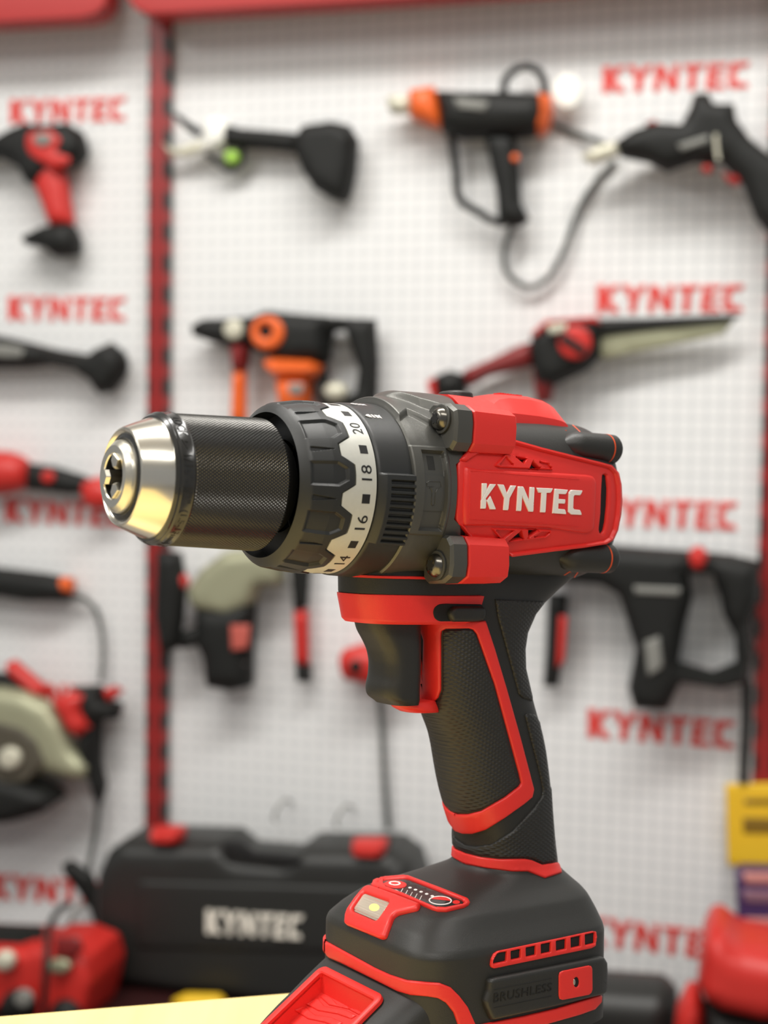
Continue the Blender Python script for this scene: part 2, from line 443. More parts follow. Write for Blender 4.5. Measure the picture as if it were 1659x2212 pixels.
# ---- torque collar (height field on a cylinder)
PER = 360/11; PH0 = 7.4
def band_left(ph):          # s of the zig-zag edge at angle
    x = abs(((ph-PH0+PER/2) % PER)-PER/2)      # 0 at lobe centre
    return float(np.interp(x, [0, 6.6, 12.2, PER/2], [-31.6, -31.7, -36.6, -36.7]))
def collar():
    s0, s1 = -50.6, -22.6; ns, nf = 150, 1320; V = []
    ss = np.concatenate([np.linspace(s0, -46.5, 10), np.linspace(-46.2, s1, ns-10)])
    for s in ss:
        Rb = np.interp(s, [-50.6, -50.0, -48.8, -47.5, -40, -36, -23], [25.3, 26.3, 27.3, 27.9, 29.2, 29.5, 29.75])
        for i in range(nf):
            ph = 360*i/nf; x = ((ph-PH0+PER/2) % PER)-PER/2; ax = abs(x)
            e = band_left(ph)-s                          # >0 : left of the edge
            h = .95*np.clip((e-.1)/.9, 0, 1) if s > -46 else .95*np.clip(1, 0, 1)*np.clip((s+50.0)/2.0, 0, 1)
            if s > -46: h = .95*float(np.clip((e-.05)/.8, 0, 1))
            # pocket inside each lobe
            wp = np.interp(s, [-50, -38.4, -34.7], [8.2, 8.2, 4.2])
            d = min((wp-ax)*.5, (-34.6-s), (s+48.2)*.8)
            if d > 0: h -= .95*min(1, d/.8)
            # shallow gouge between lobes
            xg = x-PER/2 if x > 0 else x+PER/2
            if -47.5 < s < -39:
                wg = 1.9*(-39-s)/8.5+.25; dg = wg-abs(xg-.2)
                if dg > 0: h -= .7*min(1, dg/.7)*min(1, (s+47.5)/.5)
            r = Rb+h-.55
            a = math.radians(ph); V.append((s, -r*math.cos(a), r*math.sin(a)))
    f = ringfaces(nf, len(ss)); n = len(V)
    for s, R in ((-50.2, 25.15), (-44, 24.4), (-44, 16)):
        for i in range(nf): a = 2*math.pi*i/nf; V.append((s, -R*math.cos(a), R*math.sin(a)))
    order = [0, n//nf, n//nf+1, n//nf+2]
    for a, b in zip(order[:-1], order[1:]):
        for j in range(nf): f.append((a*nf+j, a*nf+(j+1) % nf, b*nf+(j+1) % nf, b*nf+j))
    return MB().add(V, f)
col_o = dpart('torque_collar', collar(), COLR, smooth=30)
def band():
    nf = 1100; V = []; k = 5; Rb = lambda s: np.interp(s, [-40, -36, -23], [29.2, 29.5, 29.75])+.02
    for j in range(k+2):
        for i in range(nf):
            ph = 360*i/nf; l = band_left(ph); 
            if j <= k-1: s = l+(-23.7-l)*j/(k-1); R = Rb(s)-(.05 if j in (0,) else 0)
            elif j == k: s = -23.5; R = 29.0
            else: s = l; R = 29.0
            a = math.radians(ph); V.append((s, -R*math.cos(a), R*math.sin(a)))
    f = ringfaces(nf, k+1)
    for j in range(nf): f.append((j, (j+1) % nf, (k+1)*nf+(j+1) % nf, (k+1)*nf+j))
    return MB().add(V, f)
bnd = dpart('number_band', band(), SIL, smooth=30, label='silver metal band printed with black numbers')
numbers = {0: '18', 1: '20', -1: '16', -2: '14', 2: '1', -3: '12', 3: '3', -4: '10', 4: '5', -5: '8', 5: '7'}
for k, sname in numbers.items():
    V, Fc, ex = text2d(sname, 1, 1.0)
    wdt = 5.2 if len(sname) == 2 else 2.4
    V = V/ex*np.array([wdt, 4.1]); V[:, 0] -= wdt/2
    dpart('printed_number', on_cyl(V, Fc, -25.5, PH0+1.7+k*PER, 29.75, 0, .05, 1, -1), INK, bnd, smooth=0)
    V = np.array([(-1.55, 0), (1.55, 0), (1.55, 3.1), (-1.55, 3.1)])
    dpart('square_mark', on_cyl(V, [(0, 1, 2, 3)], -26.0, PH0+PER/2+1.2+k*PER, 29.72, 0, .05, 1, -1), INK, bnd, smooth=0)
# ---- mode ring with thumb grip
def modering():
    V = []; nf = 900; ss = np.linspace(-23.3, -9.0, 46)
    for s in ss:
        Rb = np.interp(s, [-23.3, -22.9, -22.2, -11, -9], [29.2, 30.1, 30.35, 31.0, 31.0])
        for i in range(nf):
            ph = 360*i/nf; p = ph if ph < 180 else ph-360
            h = 0
            if -37.5 < p < 9.5:
                e = min((9.5-p)*.54, (p+37.5)*.54, )
                h = 1.5*np.clip(e/.7, 0, 1)*np.clip((s+23.0)/2.2, 0, 1)
                if s > -19.2 and -35.5 < p < 5.8:
                    rr = (p+35.5)/41.3*10; fr = abs((rr % 1)-.5)*2
                    h -= 1.05*np.clip((.62-fr)/.35, 0, 1)*np.clip((s+19.2)/.5, 0, 1)*1.0
            a = math.radians(ph); r = Rb+h; V.append((s, -r*math.cos(a), r*math.sin(a)))
    f = ringfaces(nf, len(ss)); n = len(V)
    for i in range(nf): a = 2*math.pi*i/nf; V.append((-23.3, -27*math.cos(a), 27*math.sin(a)))
    for j in range(nf): f.append((j, (j+1) % nf, n+(j+1) % nf, n+j))
    return MB().add(V, f)
mr = dpart('mode_ring', modering(), COLR, smooth=32)
def drillbit_icon():
    V = []; Fc = []
    for x0 in (0, 2.0, 4.0):
        k = len(V); V += [(x0+.9, -.9), (x0+1.9, -.9), (x0+1.0, .9), (x0, .9)]; Fc.append((k, k+1, k+2, k+3))
    k = len(V); V += [(-1.6, 0), (-.2, .85), (.5, -.9)]; Fc.append((k, k+1, k+2))
    k = len(V); V += [(5.6, -.9), (6.2, -.5), (7.4, -1.1), (7.2, 1.3), (6.2, .6), (5.0, .9)]; Fc += [(k, k+1, k+4, k+5), (k+1, k+2, k+3, k+4)]
    return np.array(V), Fc
V, Fc = drillbit_icon(); V = np.array(V)
for ph, nm in ((54, 'drill_symbol'), (74, 'drive_symbol')):
    P = []; N = []
    for x, y in V:
        a = math.radians(ph)+y/31; n = np.array([0, -math.cos(a), math.sin(a)]); P.append(np.array([-20.2+x*.72, 0, 0])+n*30.75); N.append(n)
    dpart(nm, solidify(P, N, Fc, .08), WHT, mr, smooth=0)
# ---- gear housing
def smooth01(x): x = np.clip(x, 0, 1); return x*x*(3-2*x)
def gearhouse():
    V = []; nf = 720; ss = np.concatenate([[-9.8, -9.6, -9.2], np.linspace(-8.8, 24, 70)])
    def send(i):
        p = abs(360*i/nf if i < nf/2 else 360*i/nf-360); p = min(p, 180-p)
        return float(np.interp(p, [0, 17, 21, 27, 35, 60, 80, 90], [8.0, 8.2, 11.5, 12.8, 14, 17, 21, 22]))
    ends = [send(i) for i in range(nf)]
    for s_ in ss:
        for i in range(nf):
            s = s_ if s_ < -8.8 else -8.8+(s_+8.8)*(ends[i]+8.8)/32.8
            Rb = np.interp(s, [-9.8, -9.2, -6, 10, 24], [31.3, 31.95, 32.2, 32.6, 32.6])
            ph = 360*i/nf; p = ph if ph < 180 else ph-360; pa = p if p > -90 else p+360
            q = abs(90-p) if p > -90 else abs(90-(p+360))            # distance from the top
            h = 0
            # raised faceted crown on top
            edge = np.interp(s, [-10, -4, 2, 12, 24], [44, 36, 46, 52, 52])
            h += 1.6*smooth01((edge-q)/5)*smooth01((s+9.8)/.8)
            h += 2.6*smooth01((np.interp(s, [-3, 3, 12], [10, 30, 40])-q)/7)*smooth01((s+4.5)/5)
            pp = p if p > -180 else p
            side = min(abs(p), abs(abs(p)-180))
            # selector window on each side
            if -9.8 < s < 5.6 and side < 28.5:
                h += .55*min(1, (28.5-side)/1.2)*min(1, (5.6-s)/.8)
                if -5.8 < s < 3.9 and side < 25:
                    h -= 1.7*min(1, (25-side)/.9)*min(1, (s+5.8)/.5)*min(1, (3.9-s)/.5)
            a = math.radians(ph); r = Rb+h; V.append((s, -r*math.cos(a), r*math.sin(a)))
    f = ringfaces(nf, len(ss)); n = len(V)
    for i in range(nf): a = 2*math.pi*i/nf; V.append((-9.8, -25*math.cos(a), 25*math.sin(a)))
    for j in range(nf): f.append((j, (j+1) % nf, n+(j+1) % nf, n+j))
    n = len(V)
    for i in range(nf): a = 2*math.pi*i/nf; V.append((ends[i], -28*math.cos(a), 28*math.sin(a)))
    for j in range(nf): f.append(((len(ss)-1)*nf+j, (len(ss)-1)*nf+(j+1) % nf, n+(j+1) % nf, n+j))
    return MB().add(V, f)
gmb = gearhouse()
gh = dpart('gear_housing', gmb, GUN, smooth=24, label='dark metallic grey gear housing')
GB = gmb.bvh()
# slider tile in the window, with a hammer outline
def cylpatch(s0, s1, p0, p1, R, th, n=14):
    V = []
    for r in (R, R-th):
        for s in (s0, s1):
            for i in range(n+1):
                a = math.radians(p0+(p1-p0)*i/n); V.append((s, -r*math.cos(a), r*math.sin(a)))
    m = n+1; f = []
    for i in range(n):
        f += [(i, i+1, m+i+1, m+i), (2*m+i, 2*m+i+1, 3*m+i+1, 3*m+i), (i, i+1, 2*m+i+1, 2*m+i), (m+i, m+i+1, 3*m+i+1, 3*m+i)]
    f += [(0, m, 3*m, 2*m), (n, m+n, 3*m+n, 2*m+n)]
    return MB().add(V, f)
tile = dpart('mode_tile', cylpatch(-5.4, 3.6, -12.6, 9.4, 31.55, 1.5), GUN, gh)
hm = [(-3.4, -5.6), (-3.4, -5.9)]
ham = ribbon(c2([(1385, 700), (1335, 700), (1333, 672), (1345, 662), (1430, 666), (1436, 700), (1410, 712), (1396, 740), (1390, 830), (1374, 838), (1366, 828), (1372, 740), (1362, 712), (1340, 706)]), 1.3)
TB = MB().add(*((lambda m: (m.v, m.f))(cylpatch(-5.4, 3.6, -12.6, 9.4, 31.55, 1.5)))).bvh()
dpart('hammer_symbol', patch(ham, TB, .28, bw=.9, grid=8, seg=2.5, drop=.1), GUN, tile)
dpart('painted_recess_shade', cylpatch(-3.0, 3.6, 13.0, 22.5, 31.2, .6), BLK, gh)  # black strip paints the dark of the window recess above the tile
# ---- motor housing (black core)
core_mb = loft_s([(6, 30.6, 29, 2.2, 0), (20, 30.6, 31, 2.4, 0), (60, 29.8, 31.5, 2.5, 0), (84, 27.6, 30.5, 2.6, 0), (92, 25.4, 28.0, 2.6, 0), (96.5, 20.5, 24, 2.6, 0), (98, 13, 17, 2.4, 0)], step=1.0, sig=1.6, nseg=160)
core = dpart('motor_housing', core_mb, BLK, smooth=50, label='matte black motor housing')
CB = core_mb.bvh()
# bosses at the rear, four of them
for w, h in ((22.5, 20.3), (22.5, -21.5), (-22.5, 20.3), (-22.5, -21.5)):
    m_ = lathe([(63, .1), (64, 1.2), (68, 4.6), (72, 5.6), (85.4, 5.7), (86.2, 5.7), (86.25, 5.45), (86.9, 5.45), (87, 5.7), (90.3, 5.6), (91.4, 4.8), (91.6, .1)], nseg=40, c=(w, h))
    dpart('rear_boss', m_, BLK, smooth=40)
orange = [ribbon(c3([(1225, 308), (1262, 335), (1300, 370), (1330, 412)]), 1.1), ribbon(c3([(1398, 1186), (1401, 1210)]), 2), ribbon(c3([(1302, 1362), (1270, 1405), (1243, 1450), (1220, 1502)]), 1.6)]
for r_ in orange: dpart('housing_seam', patch(r_, CB, .22, bw=.8, grid=6, seg=4, drop=.2), ORG, core, mirror=True, label='thin orange seam line')
for w, h in ((22.5, 20.3), (22.5, -21.5), (-22.5, 20.3), (-22.5, -21.5)):
    dpart('boss_seam', lathe([(86.3, 5.5), (86.3, 5.78), (86.85, 5.78), (86.85, 5.5)], nseg=40, c=(w, h)), ORG, core)
# top rear vent rib
dpart('vent_rib', loft_s([(83.5, 9, 2.2, 2.6, 28.4), (88, 9, 2.2, 2.6, 28.0), (92.5, 8.5, 2, 2.6, 26.0), (95.5, 8, 1.6, 2.6, 23.2)], step=1, sig=1), BLK, core)
# ---- red side shell
side = c3([(600, 470), (700, 455), (790, 447), (1000, 500), (1300, 572), (1450, 605), (1515, 632), (1552, 680), (1571, 760), (1577, 850), (1570, 960), (1552, 1060), (1530, 1130), (1485, 1168), (1390, 1184), (1100, 1208), (770, 1248), (600, 1250), (472, 1170), (478, 1100), (410, 1025), (400, 1000), (412, 800), (412, 590), (470, 558), (488, 510)])
slot = c3([(1448, 688), (1468, 680), (1482, 690), (1492, 780), (1488, 900), (1475, 1020), (1462, 1080), (1446, 1104), (1430, 1095), (1424, 1070), (1436, 960), (1440, 820)])
tv = [c3([(815, 567), (896, 578), (872, 612)]), c3([(936, 594), (990, 645), (918, 643)]), c3([(855, 1073), (872, 1128), (768, 1142)]), c3([(906, 1070), (978, 1070), (906, 1122)])]
def build_shell():
    mb = patch(side, CB, 1.5, bw=4, holes=[slot]+tv, grid=8, seg=4.5, drop=.5); return mb
sh_mb = build_shell(); shell = dpart('side_shell', sh_mb, RED, smooth=40, mirror=True, label='red side shell')
for P_ in [slot]+tv: dpart('opening_dark_sheet', patch(P_, CB, .12, bw=1, grid=6, seg=4, drop=.05), DRK, core, smooth=0, mirror=True)  # deep black sheets paint the darkness inside the shell openings
plate = c3([(452, 625), (560, 650), (655, 650), (1060, 668), (1330, 684), (1378, 696), (1398, 735), (1392, 900), (1384, 1050), (1368, 1085), (1320, 1098), (1060, 1058), (655, 1040), (560, 1042), (445, 1040), (440, 850)])
plate_mb = patch(plate, CB, 2.5, bw=7, grid=8, seg=5, drop=0, rnd=5)
pl = dpart('logo_plate', plate_mb, RED, shell, smooth=40, mirror=True)
PB = plate_mb.bvh()
fr = ribbon(c3([(1300, 715), (1150, 704), (800, 676), (516, 655), (514, 900), (508, 1000), (700, 1012), (1000, 1030), (1300, 1052)]), .9)
dpart('frame_line', patch(fr, PB, .16, bw=.5, grid=9, seg=6, drop=.1), RED, pl, smooth=0)
rim = ribbon(c3([(792, 462), (1000, 516), (1200, 563), (1400, 609), (1490, 632), (1535, 680), (1552, 760), (1556, 860), (1548, 970), (1528, 1070), (1500, 1130), (1455, 1156), (1300, 1178), (1080, 1202), (900, 1222), (775, 1236)]), 8)
dpart('shell_rim', patch(rim, CB, 3.0, bw=4.5, grid=8, seg=4.5, drop=0), RED, shell, smooth=50, mirror=True)
# bars and facets round the triangular vents
vp = [([(665, 625), (745, 546), (1060, 603), (1088, 655), (1030, 652), (700, 637)], tv[:2]+[c3([(702, 618), (748, 566), (796, 620)]), c3([(985, 602), (1050, 614), (1068, 643), (1024, 640)])]),
      ([(645, 1056), (1080, 1070), (1044, 1120), (905, 1134), (765, 1150), (732, 1156)], tv[2:]+[c3([(678, 1067), (800, 1072), (728, 1128)]), c3([(1000, 1082), (1060, 1084), (1032, 1110), (950, 1116)])])]
for P_, H_ in vp: dpart('vent_panel', patch(c3(P_), CB, 2.4, bw=1.3, grid=5, seg=3, drop=.2, holes=H_), RED, shell, mirror=True, smooth=50)
# pointed ridge lines beside the lugs
for P_ in ([(412, 592), (490, 500), (600, 505), (560, 545), (470, 600)], [(410, 1022), (480, 1100), (478, 1168), (590, 1170), (520, 1110), (455, 1030)]):
    dpart('shell_corner', patch(c3(P_), CB, 2.6, bw=5, grid=6, seg=4, drop=.2), RED, shell, mirror=True, smooth=50)
mb = MB()
for k, P_ in _L.items():
    q = patch(c3(P_), PB, .5, bw=.9, grid=6, seg=3, drop=.2); mb.add(q.v, q.f)
dpart('brand_lettering', mb, WHT, shell, smooth=20, label='white raised letters KYNTEC')
# ---- lugs (grey half carries the screw, red half behind it)
def lug_section(sg):
    return [(18, 29.6*sg), (20.5, 31.2*sg), (29.5, 30.6*sg), (33.6, 28.2*sg), (34.4, 24*sg), (33.9, 17*sg), (31.5, 14.2*sg), (26, 13.6*sg), (17, 16*sg)]
sgn = {('r', 1): 0}
for side_ in (1, -1):
    for sg in (1, -1):
        sec = [(w*side_, h) for w, h in lug_section(sg)]
        if sg < 0: sec = [(w, h-1.0) for w, h in sec]
        s_seam = 13.6 if sg > 0 else 13.0
        dpart('screw_lug', prism(sec, 5.2, s_seam, ch=1.1), GUN, gh, smooth=24)
        sec2 = [(w*1.0, h) for w, h in sec]
        dpart('red_lug', prism(sec2, s_seam, 33 if sg > 0 else 31.5, ch=.35 if False else .5, taper=.4), RED, shell, smooth=24)
        cw, chh = 26.4*side_, (25.2 if sg > 0 else -25.6)
        m_ = lathe([(4.6, 4.2), (3.6, 3.95), (2.6, 3.3), (2.1, 2.5), (1.95, 1.5), (1.9, .01)], nseg=40, c=(cw, chh))
        scr = dpart('screw', m_, SCR, smooth=50)
        dpart('screw_washer', lathe([(5.4, 4.6), (4.9, 5.1), (4.4, 5.1), (4.2, 4.4), (4.4, 3.6)], nseg=40, c=(cw, chh)), GUN, scr)
        star = []
        for i in range(24):
            a = 2*math.pi*i/24+.3; rr = 1.75+.42*math.cos(6*a); star.append((cw+rr*math.cos(a), chh+rr*math.sin(a)))
        dpart('screw_recess', MB().add([(1.84, -a, b) for a, b in star]+[(3.6, -a, b) for a, b in star], ringfaces(24, 2)+[tuple(range(24))]), DRK, scr, smooth=0)
# gussets from the lugs towards the rim
for side_ in (1, -1):
    for sg in (1, -1):
        V = [(5.5, -side_*20, 30.5*sg), (5.5, -side_*33.4, 27*sg), (5.5, -side_*33.2, 17*sg), (5.5, -side_*27, 14*sg), (-4, -side_*23.5, 21.6*sg), (-2, -side_*19.5, 25.2*sg), (-3, -side_*27.6, 15*sg), (9, -side_*28, 12*sg), (9, -side_*18, 28*sg)]
        f_ = [(4, 5, 0), (4, 6, 3), (6, 7, 3)]
# ---- top cover
def cover():
    st = [(19.5, 9, 36.7, 20, 27.5), (30, 9, 36.6, 21, 27), (38.6, 9, 36.2, 20, 27), (41.5, 8.6, 38.0, 19, 27), (47, 8, 39.1, 18, 26.6), (58, 7.8, 39.3, 17.5, 26.4), (66, 7.6, 38.5, 17, 26.2), (70, 7.2, 37.4, 16.6, 26.2), (72.6, 6.8, 35.6, 16.2, 26.2), (73.6, 6.5, 33.0, 16.2, 26.2), (74.2, 6, 27.6, 16, 25.8)]
    V = []
    sec = []
    for s, wt, ht, wb, hb in st:
        pts = [(wb, hb-3), (wb, hb), (wb-.7, hb+(ht-hb)*.35), (wt+(wb-wt)*.42, ht-2.0), (wt+1.2, ht-.5), (wt*.5, ht), (0, ht+.2)]
        full = pts+[(-w, h) for w, h in pts[-2::-1]]
        sec.append([(s, -w, h) for w, h in full])
    n = len(sec[0]); V = [p for r in sec for p in r]
    f = ringfaces(n, len(sec))+[tuple(range(n)), tuple(range((len(sec)-1)*n, len(sec)*n))]
    return MB().add(V, f)
cov_mb = cover(); cov = dpart('top_cover', cov_mb, RED, smooth=22, label='red top cover')
dpart('level_button', loft_h([(38.9, 31, 4.2, 5.5, 3), (38.3, 31, 5.2, 6.5, 3), (35.5, 31, 5.6, 7, 3)], step=.4), BLK, cov)
V, Fc, ex = text2d('KYNTEC', 1); V = V/ex*np.array([11, 4.2])
P = [np.array([55+x, -7.2+y+0*x, 39.2]) for x, y in V]
mb = solidify([np.array([47.5+x, -(y*-1+6.3)*1.0, 39.28-.0*x]) for x, y in V], [np.array([0, 0, 1.0])]*len(V), Fc, .3)
dpart('embossed_lettering', mb, RED, cov, smooth=0)
# ---- neck above the trigger
neck_b = loft_h([(-27, 16, 30.2, 17.2, 2.9), (-30.3, 16, 30.4, 17.4, 2.9), (-36.3, 16, 30.2, 17.0, 2.9), (-37, 16, 29.6, 16.4, 2.9)], step=.5)
dpart('neck_band', neck_b, BLK2, smooth=40)
dpart('neck_seam', loft_h([(-29.6, 16, 29.9, 17.2, 2.9), (-29.9, 16, 30.9, 18.0, 2.9), (-30.5, 16, 30.9, 18.0, 2.9), (-30.8, 16, 30.2, 17.2, 2.9)], step=.15), RED)
neck_r = loft_h([(-36.2, 17, 30.4, 16.5, 3.0), (-36.4, 17, 31.6, 17.2, 3.0), (-37.5, 17, 31.4, 17.2, 3.0), (-41, 17, 30.4, 17.1, 3.0), (-45.6, 16.5, 28.7, 16.8, 3.0), (-46.8, 16, 27, 15.6, 3.0)], step=.4)
neck = dpart('trigger_housing', neck_r, RED, smooth=40)
NB = neck_r.bvh()
# ---- handle
hst = [(-24, 52, 40, 15.5, 2.4), (-28, 53, 38, 16, 2.5), (-34, 47.8, 32, 16.6, 2.6), (-40, 44.2, 26.9, 16.8, 2.6), (-46, 41.9, 23.8, 16.8, 2.6), (-52, 40.8, 22.4, 16.6, 2.6), (-58, 40.9, 21.8, 16.5, 2.6), (-64, 41.7, 21.6, 16.5, 2.6), (-70, 43.3, 22.0, 16.5, 2.6), (-76, 45.2, 22.3, 16.5, 2.6), (-82, 47.6, 22.2, 16.5, 2.6), (-88, 50.6, 21.9, 16.5, 2.6), (-94, 52.4, 22.0, 16.5, 2.6), (-100, 53.8, 22.0, 16.5, 2.6), (-106, 55.2, 21.8, 16.5, 2.6), (-112, 56.7, 21.3, 16.5, 2.6), (-118, 58.4, 20.5, 16.5, 2.6), (-124, 60.1, 19.5, 16.5, 2.6), (-130, 61.7, 18.6, 16.5, 2.6), (-140, 62.5, 19.5, 17, 2.7)]
h_mb = loft_h(hst, step=1.0, sig=2.0, nseg=128)
hand = dpart('handle', h_mb, BLK2, smooth=60, label='black rubber handle')
HB = h_mb.bvh()
NH = MB().add(neck_r.v, neck_r.f).add(h_mb.v, h_mb.f).bvh()
dpart('switch_slot', patch(c4([(722, 318), (730, 285), (760, 262), (800, 258), (1050, 262), (1062, 320), (1045, 375), (760, 375), (732, 355)]), NH, .25, bw=1.5, grid=7, seg=5, drop=.1, rnd=6), DRK, neck, mirror=True)
dpart('direction_switch', patch(c4([(815, 325), (822, 295), (850, 274), (1035, 274), (1058, 290), (1062, 330), (1045, 372), (835, 374), (820, 350)]), NH, 2.6, bw=7, grid=6, seg=5, drop=.1, rnd=5), BLK, neck, mirror=True)
frame = c4([(592, 372), (1069, 372), (1130, 560), (1210, 830), (1300, 1150), (1385, 1475)])+c5([(1125, 740), (1112, 800), (1050, 852), (900, 960), (760, 1050), (660, 1082), (580, 1082), (510, 1056), (462, 905), (500, 930), (620, 930), (720, 905), (900, 800), (1010, 715), (1025, 690), (1010, 620)])+c4([(1130, 800), (1010, 460), (985, 430), (960, 422), (810, 425), (782, 440), (778, 480), (778, 830), (760, 880), (700, 945), (668, 958), (648, 932), (642, 885), (656, 850), (665, 500), (650, 450), (620, 410), (592, 400)])
dpart('handle_frame', patch(frame, HB, 1.0, bw=4, grid=8, seg=5, drop=.4), RED, hand, mirror=True, smooth=50, label='red frame line round the grip')
grip = c4([(792, 432), (960, 430), (985, 438), (1003, 462), (1122, 800), (1272, 1400)])+c5([(1000, 640), (1008, 685), (998, 708), (890, 792), (715, 896), (620, 920), (500, 920), (470, 893)])+[(955, 1700), (947, 1659), (939, 1610), (931, 1568), (916, 1543)]+c4([(704, 955), (770, 888), (788, 830), (788, 480)])
dpart('front_grip', patch(grip, HB, .7, bw=4, grid=7, seg=5, drop=.3), GRIP, hand, mirror=True, smooth=50)
pad1 = c4([(1132, 228), (1300, 236), (1462, 244), (1400, 326), (1346, 450), (1330, 560), (1334, 690), (1378, 880), (1378, 905), (1312, 882), (1290, 858), (1230, 640), (1150, 350)])
pad2 = c4([(1330, 1000), (1345, 985), (1395, 995), (1425, 1045), (1468, 1250), (1492, 1475)])+c5([(1258, 720), (1272, 950), (1286, 1180), (1302, 1275), (1288, 1300), (1190, 1316), (1150, 1300), (1110, 1278), (1060, 1272), (860, 1272), (700, 1252), (600, 1222), (552, 1195), (540, 1135), (600, 1172), (680, 1182), (800, 1165), (960, 1062), (1130, 880), (1190, 790), (1196, 740), (1172, 620), (1110, 380), (1068, 210)])
for P_, nm in ((pad1, 'upper_rear_pad'), (pad2, 'lower_rear_pad')):
    dpart(nm, patch(P_, HB, 1.0, bw=6, grid=8, seg=5, drop=.3), GRIP, hand, mirror=True, smooth=50)
# ---- foot
fst = [(-130, 61.7, 18.4, 16.6, 2.7), (-137.4, 61.9, 18.9, 16.9, 2.7), (-139.4, 61.0, 20.4, 17.8, 2.8), (-141.4, 57.6, 25.0, 19.6, 3.2), (-144, 53.2, 31.4, 22.4, 4), (-146, 50.4, 35.6, 25.0, 4.8), (-148.2, 47.6, 39.0, 27.9, 5.5), (-153, 44.9, 43.2, 32.0, 5.5), (-157.5, 43.4, 45.2, 36.2, 5.5), (-159.5, 43.2, 45.6, 37, 5.5), (-192, 43.7, 45.8, 37, 5.5)]
f_mb = loft_h(fst, step=.5, sig=.45, nseg=192)
foot = dpart('foot', f_mb, BLK, smooth=50, label='black foot of the handle')
# battery pack with its slanted nose
tracedL = [(703, 2063), (674.5, 2096), (635, 2141), (593, 2180.6), (566, 2211), (528, 2255), (505, 2300), (498, 2400)]
def ext_left(h, sc, a, W, n):
    t = np.linspace(0, 2*np.pi, 181); S = sc+a*spow(np.cos(t), 2/n); w = W*spow(np.sin(t), 2/n)
    X = P0+np.outer(S, Dd)+np.outer(w, De)+h*Du; px = CX+F*X[:, 0]/X[:, 2]; py = CY+F*X[:, 1]/X[:, 2]; i = px.argmin(); return px[i], py[i]
def front_fit(h, W, n, back=86.):
    a = 44.
    for _ in range(60):
        x, y = ext_left(h, back-a, a, W, n); tgt = np.interp(y, [p[1] for p in tracedL], [p[0] for p in tracedL]); a += (x-tgt)/10.
    return back-a, a
bst = []
for h in (-172, -176, -180, -184, -188, -192, -196, -200, -206, -214):
    sc, a = front_fit(h, 33.5, 5)
    if h > -177: k_ = 3.0 if h > -174 else 1.2; sc += k_/2; a -= k_/2
    bst.append((h, sc, a, 33.5 if h > -199 else 33.2, 5))
b_mb = loft_h(bst, step=.8, sig=.8, nseg=160, table=True)
lb = b_mb.bvh()
def hp(q): return hit(lb, q)[0]
# recess for the latch : wedge cut into the nose
A_ = hp(c6([(655, 985)])[0]); C_ = hp(c6([(420, 1225)])[0]); dsl = unit(C_-A_)
wl, wr = 17.5, -17.5
dep = 6.5
A2 = A_-dsl*0.; out = unit(np.array([dsl[2], 0, -dsl[0]])); out = out if out[2] > 0 else -out
E_ = A_+dsl*36
prof_ = [A_+out*3, A_, A_+np.array([0, 0, -dep]), A_+np.array([0, 0, -dep])+dsl*27, E_, E_+out*3]
def wedge(grow=0.):
    V = []
    for w in (wl+grow, wr-grow):
        for p in prof_: V.append((p[0], -w, p[2]))
    n = len(prof_); return MB().add(V, [(i, (i+1) % n, n+(i+1) % n, n+i) for i in range(n)]+[tuple(range(n)), tuple(range(n, 2*n))])
batt = dpart('battery_pack', b_mb, BLK2, smooth=45, label='black battery pack clipped under the foot')
cut = dpart('cut', wedge(), RED)
md = batt.modifiers.new('b', 'BOOLEAN'); md.operation = 'DIFFERENCE'; md.object = cut; md.solver = 'EXACT'
dg = bpy.context.evaluated_depsgraph_get(); me2 = bpy.data.meshes.new_from_object(batt.evaluated_get(dg)); batt.modifiers.clear(); batt.data = me2
me2.materials.clear(); me2.materials.append(BLK2)
bpy.data.objects.remove(cut)
# red latch : ring round the opening plus liner
n_ = len(prof_); lv = []; 
for w in (wl-.1, wr+.1):
    for p in prof_[1:5]: lv.append((p[0]-.1, -w, p[2]+.1))
lin = MB().add(lv, [(0, 1, 5, 4), (1, 2, 6, 5), (2, 3, 7, 6), (0, 1, 2, 3), (4, 5, 6, 7)])
latch = dpart('latch', lin, RED, batt, smooth=0, label='red release latch')
def slope_ring():
    # rounded rectangular ring lying on the slope, corners in (w, t along slope)
    def rr(x0, x1, y0, y1, r, n=6):
        out_ = []
        for cx, cy, a0 in ((x1-r, y0+r, -90), (x1-r, y1-r, 0), (x0+r, y1-r, 90), (x0+r, y0+r, 180)):
            for k in range(n+1): a = math.radians(a0+90*k/n); out_.append((cx+r*math.cos(a), cy+r*math.sin(a)))
        return out_
    V = []
    loops = [(rr(wr-2.6, wl+2.6, -3.0, 39, 3.4), 0.0), (rr(wr-2.5, wl+2.5, -2.9, 38.9, 3.3), 1.3), (rr(wr-2.0, wl+2.0, -2.4, 38.4, 3.0), 1.7), (rr(wr-.4, wl+.4, -.4, 36.4, 1.6), 1.7), (rr(wr+.1, wl-.1, .05, 35.9, 1.3), 1.2), (rr(wr+.1, wl-.1, .05, 35.9, 1.3), -.6)]
    for L_, h_ in loops:
        for w, t in L_: p = A_+dsl*t+out*h_; V.append((p[0], -w, p[2]))
    return MB().add(V, ringfaces(len(loops[0][0]), len(loops)))
dpart('latch_rim', slope_ring(), RED, latch, smooth=40)
LB = lin.bvh()
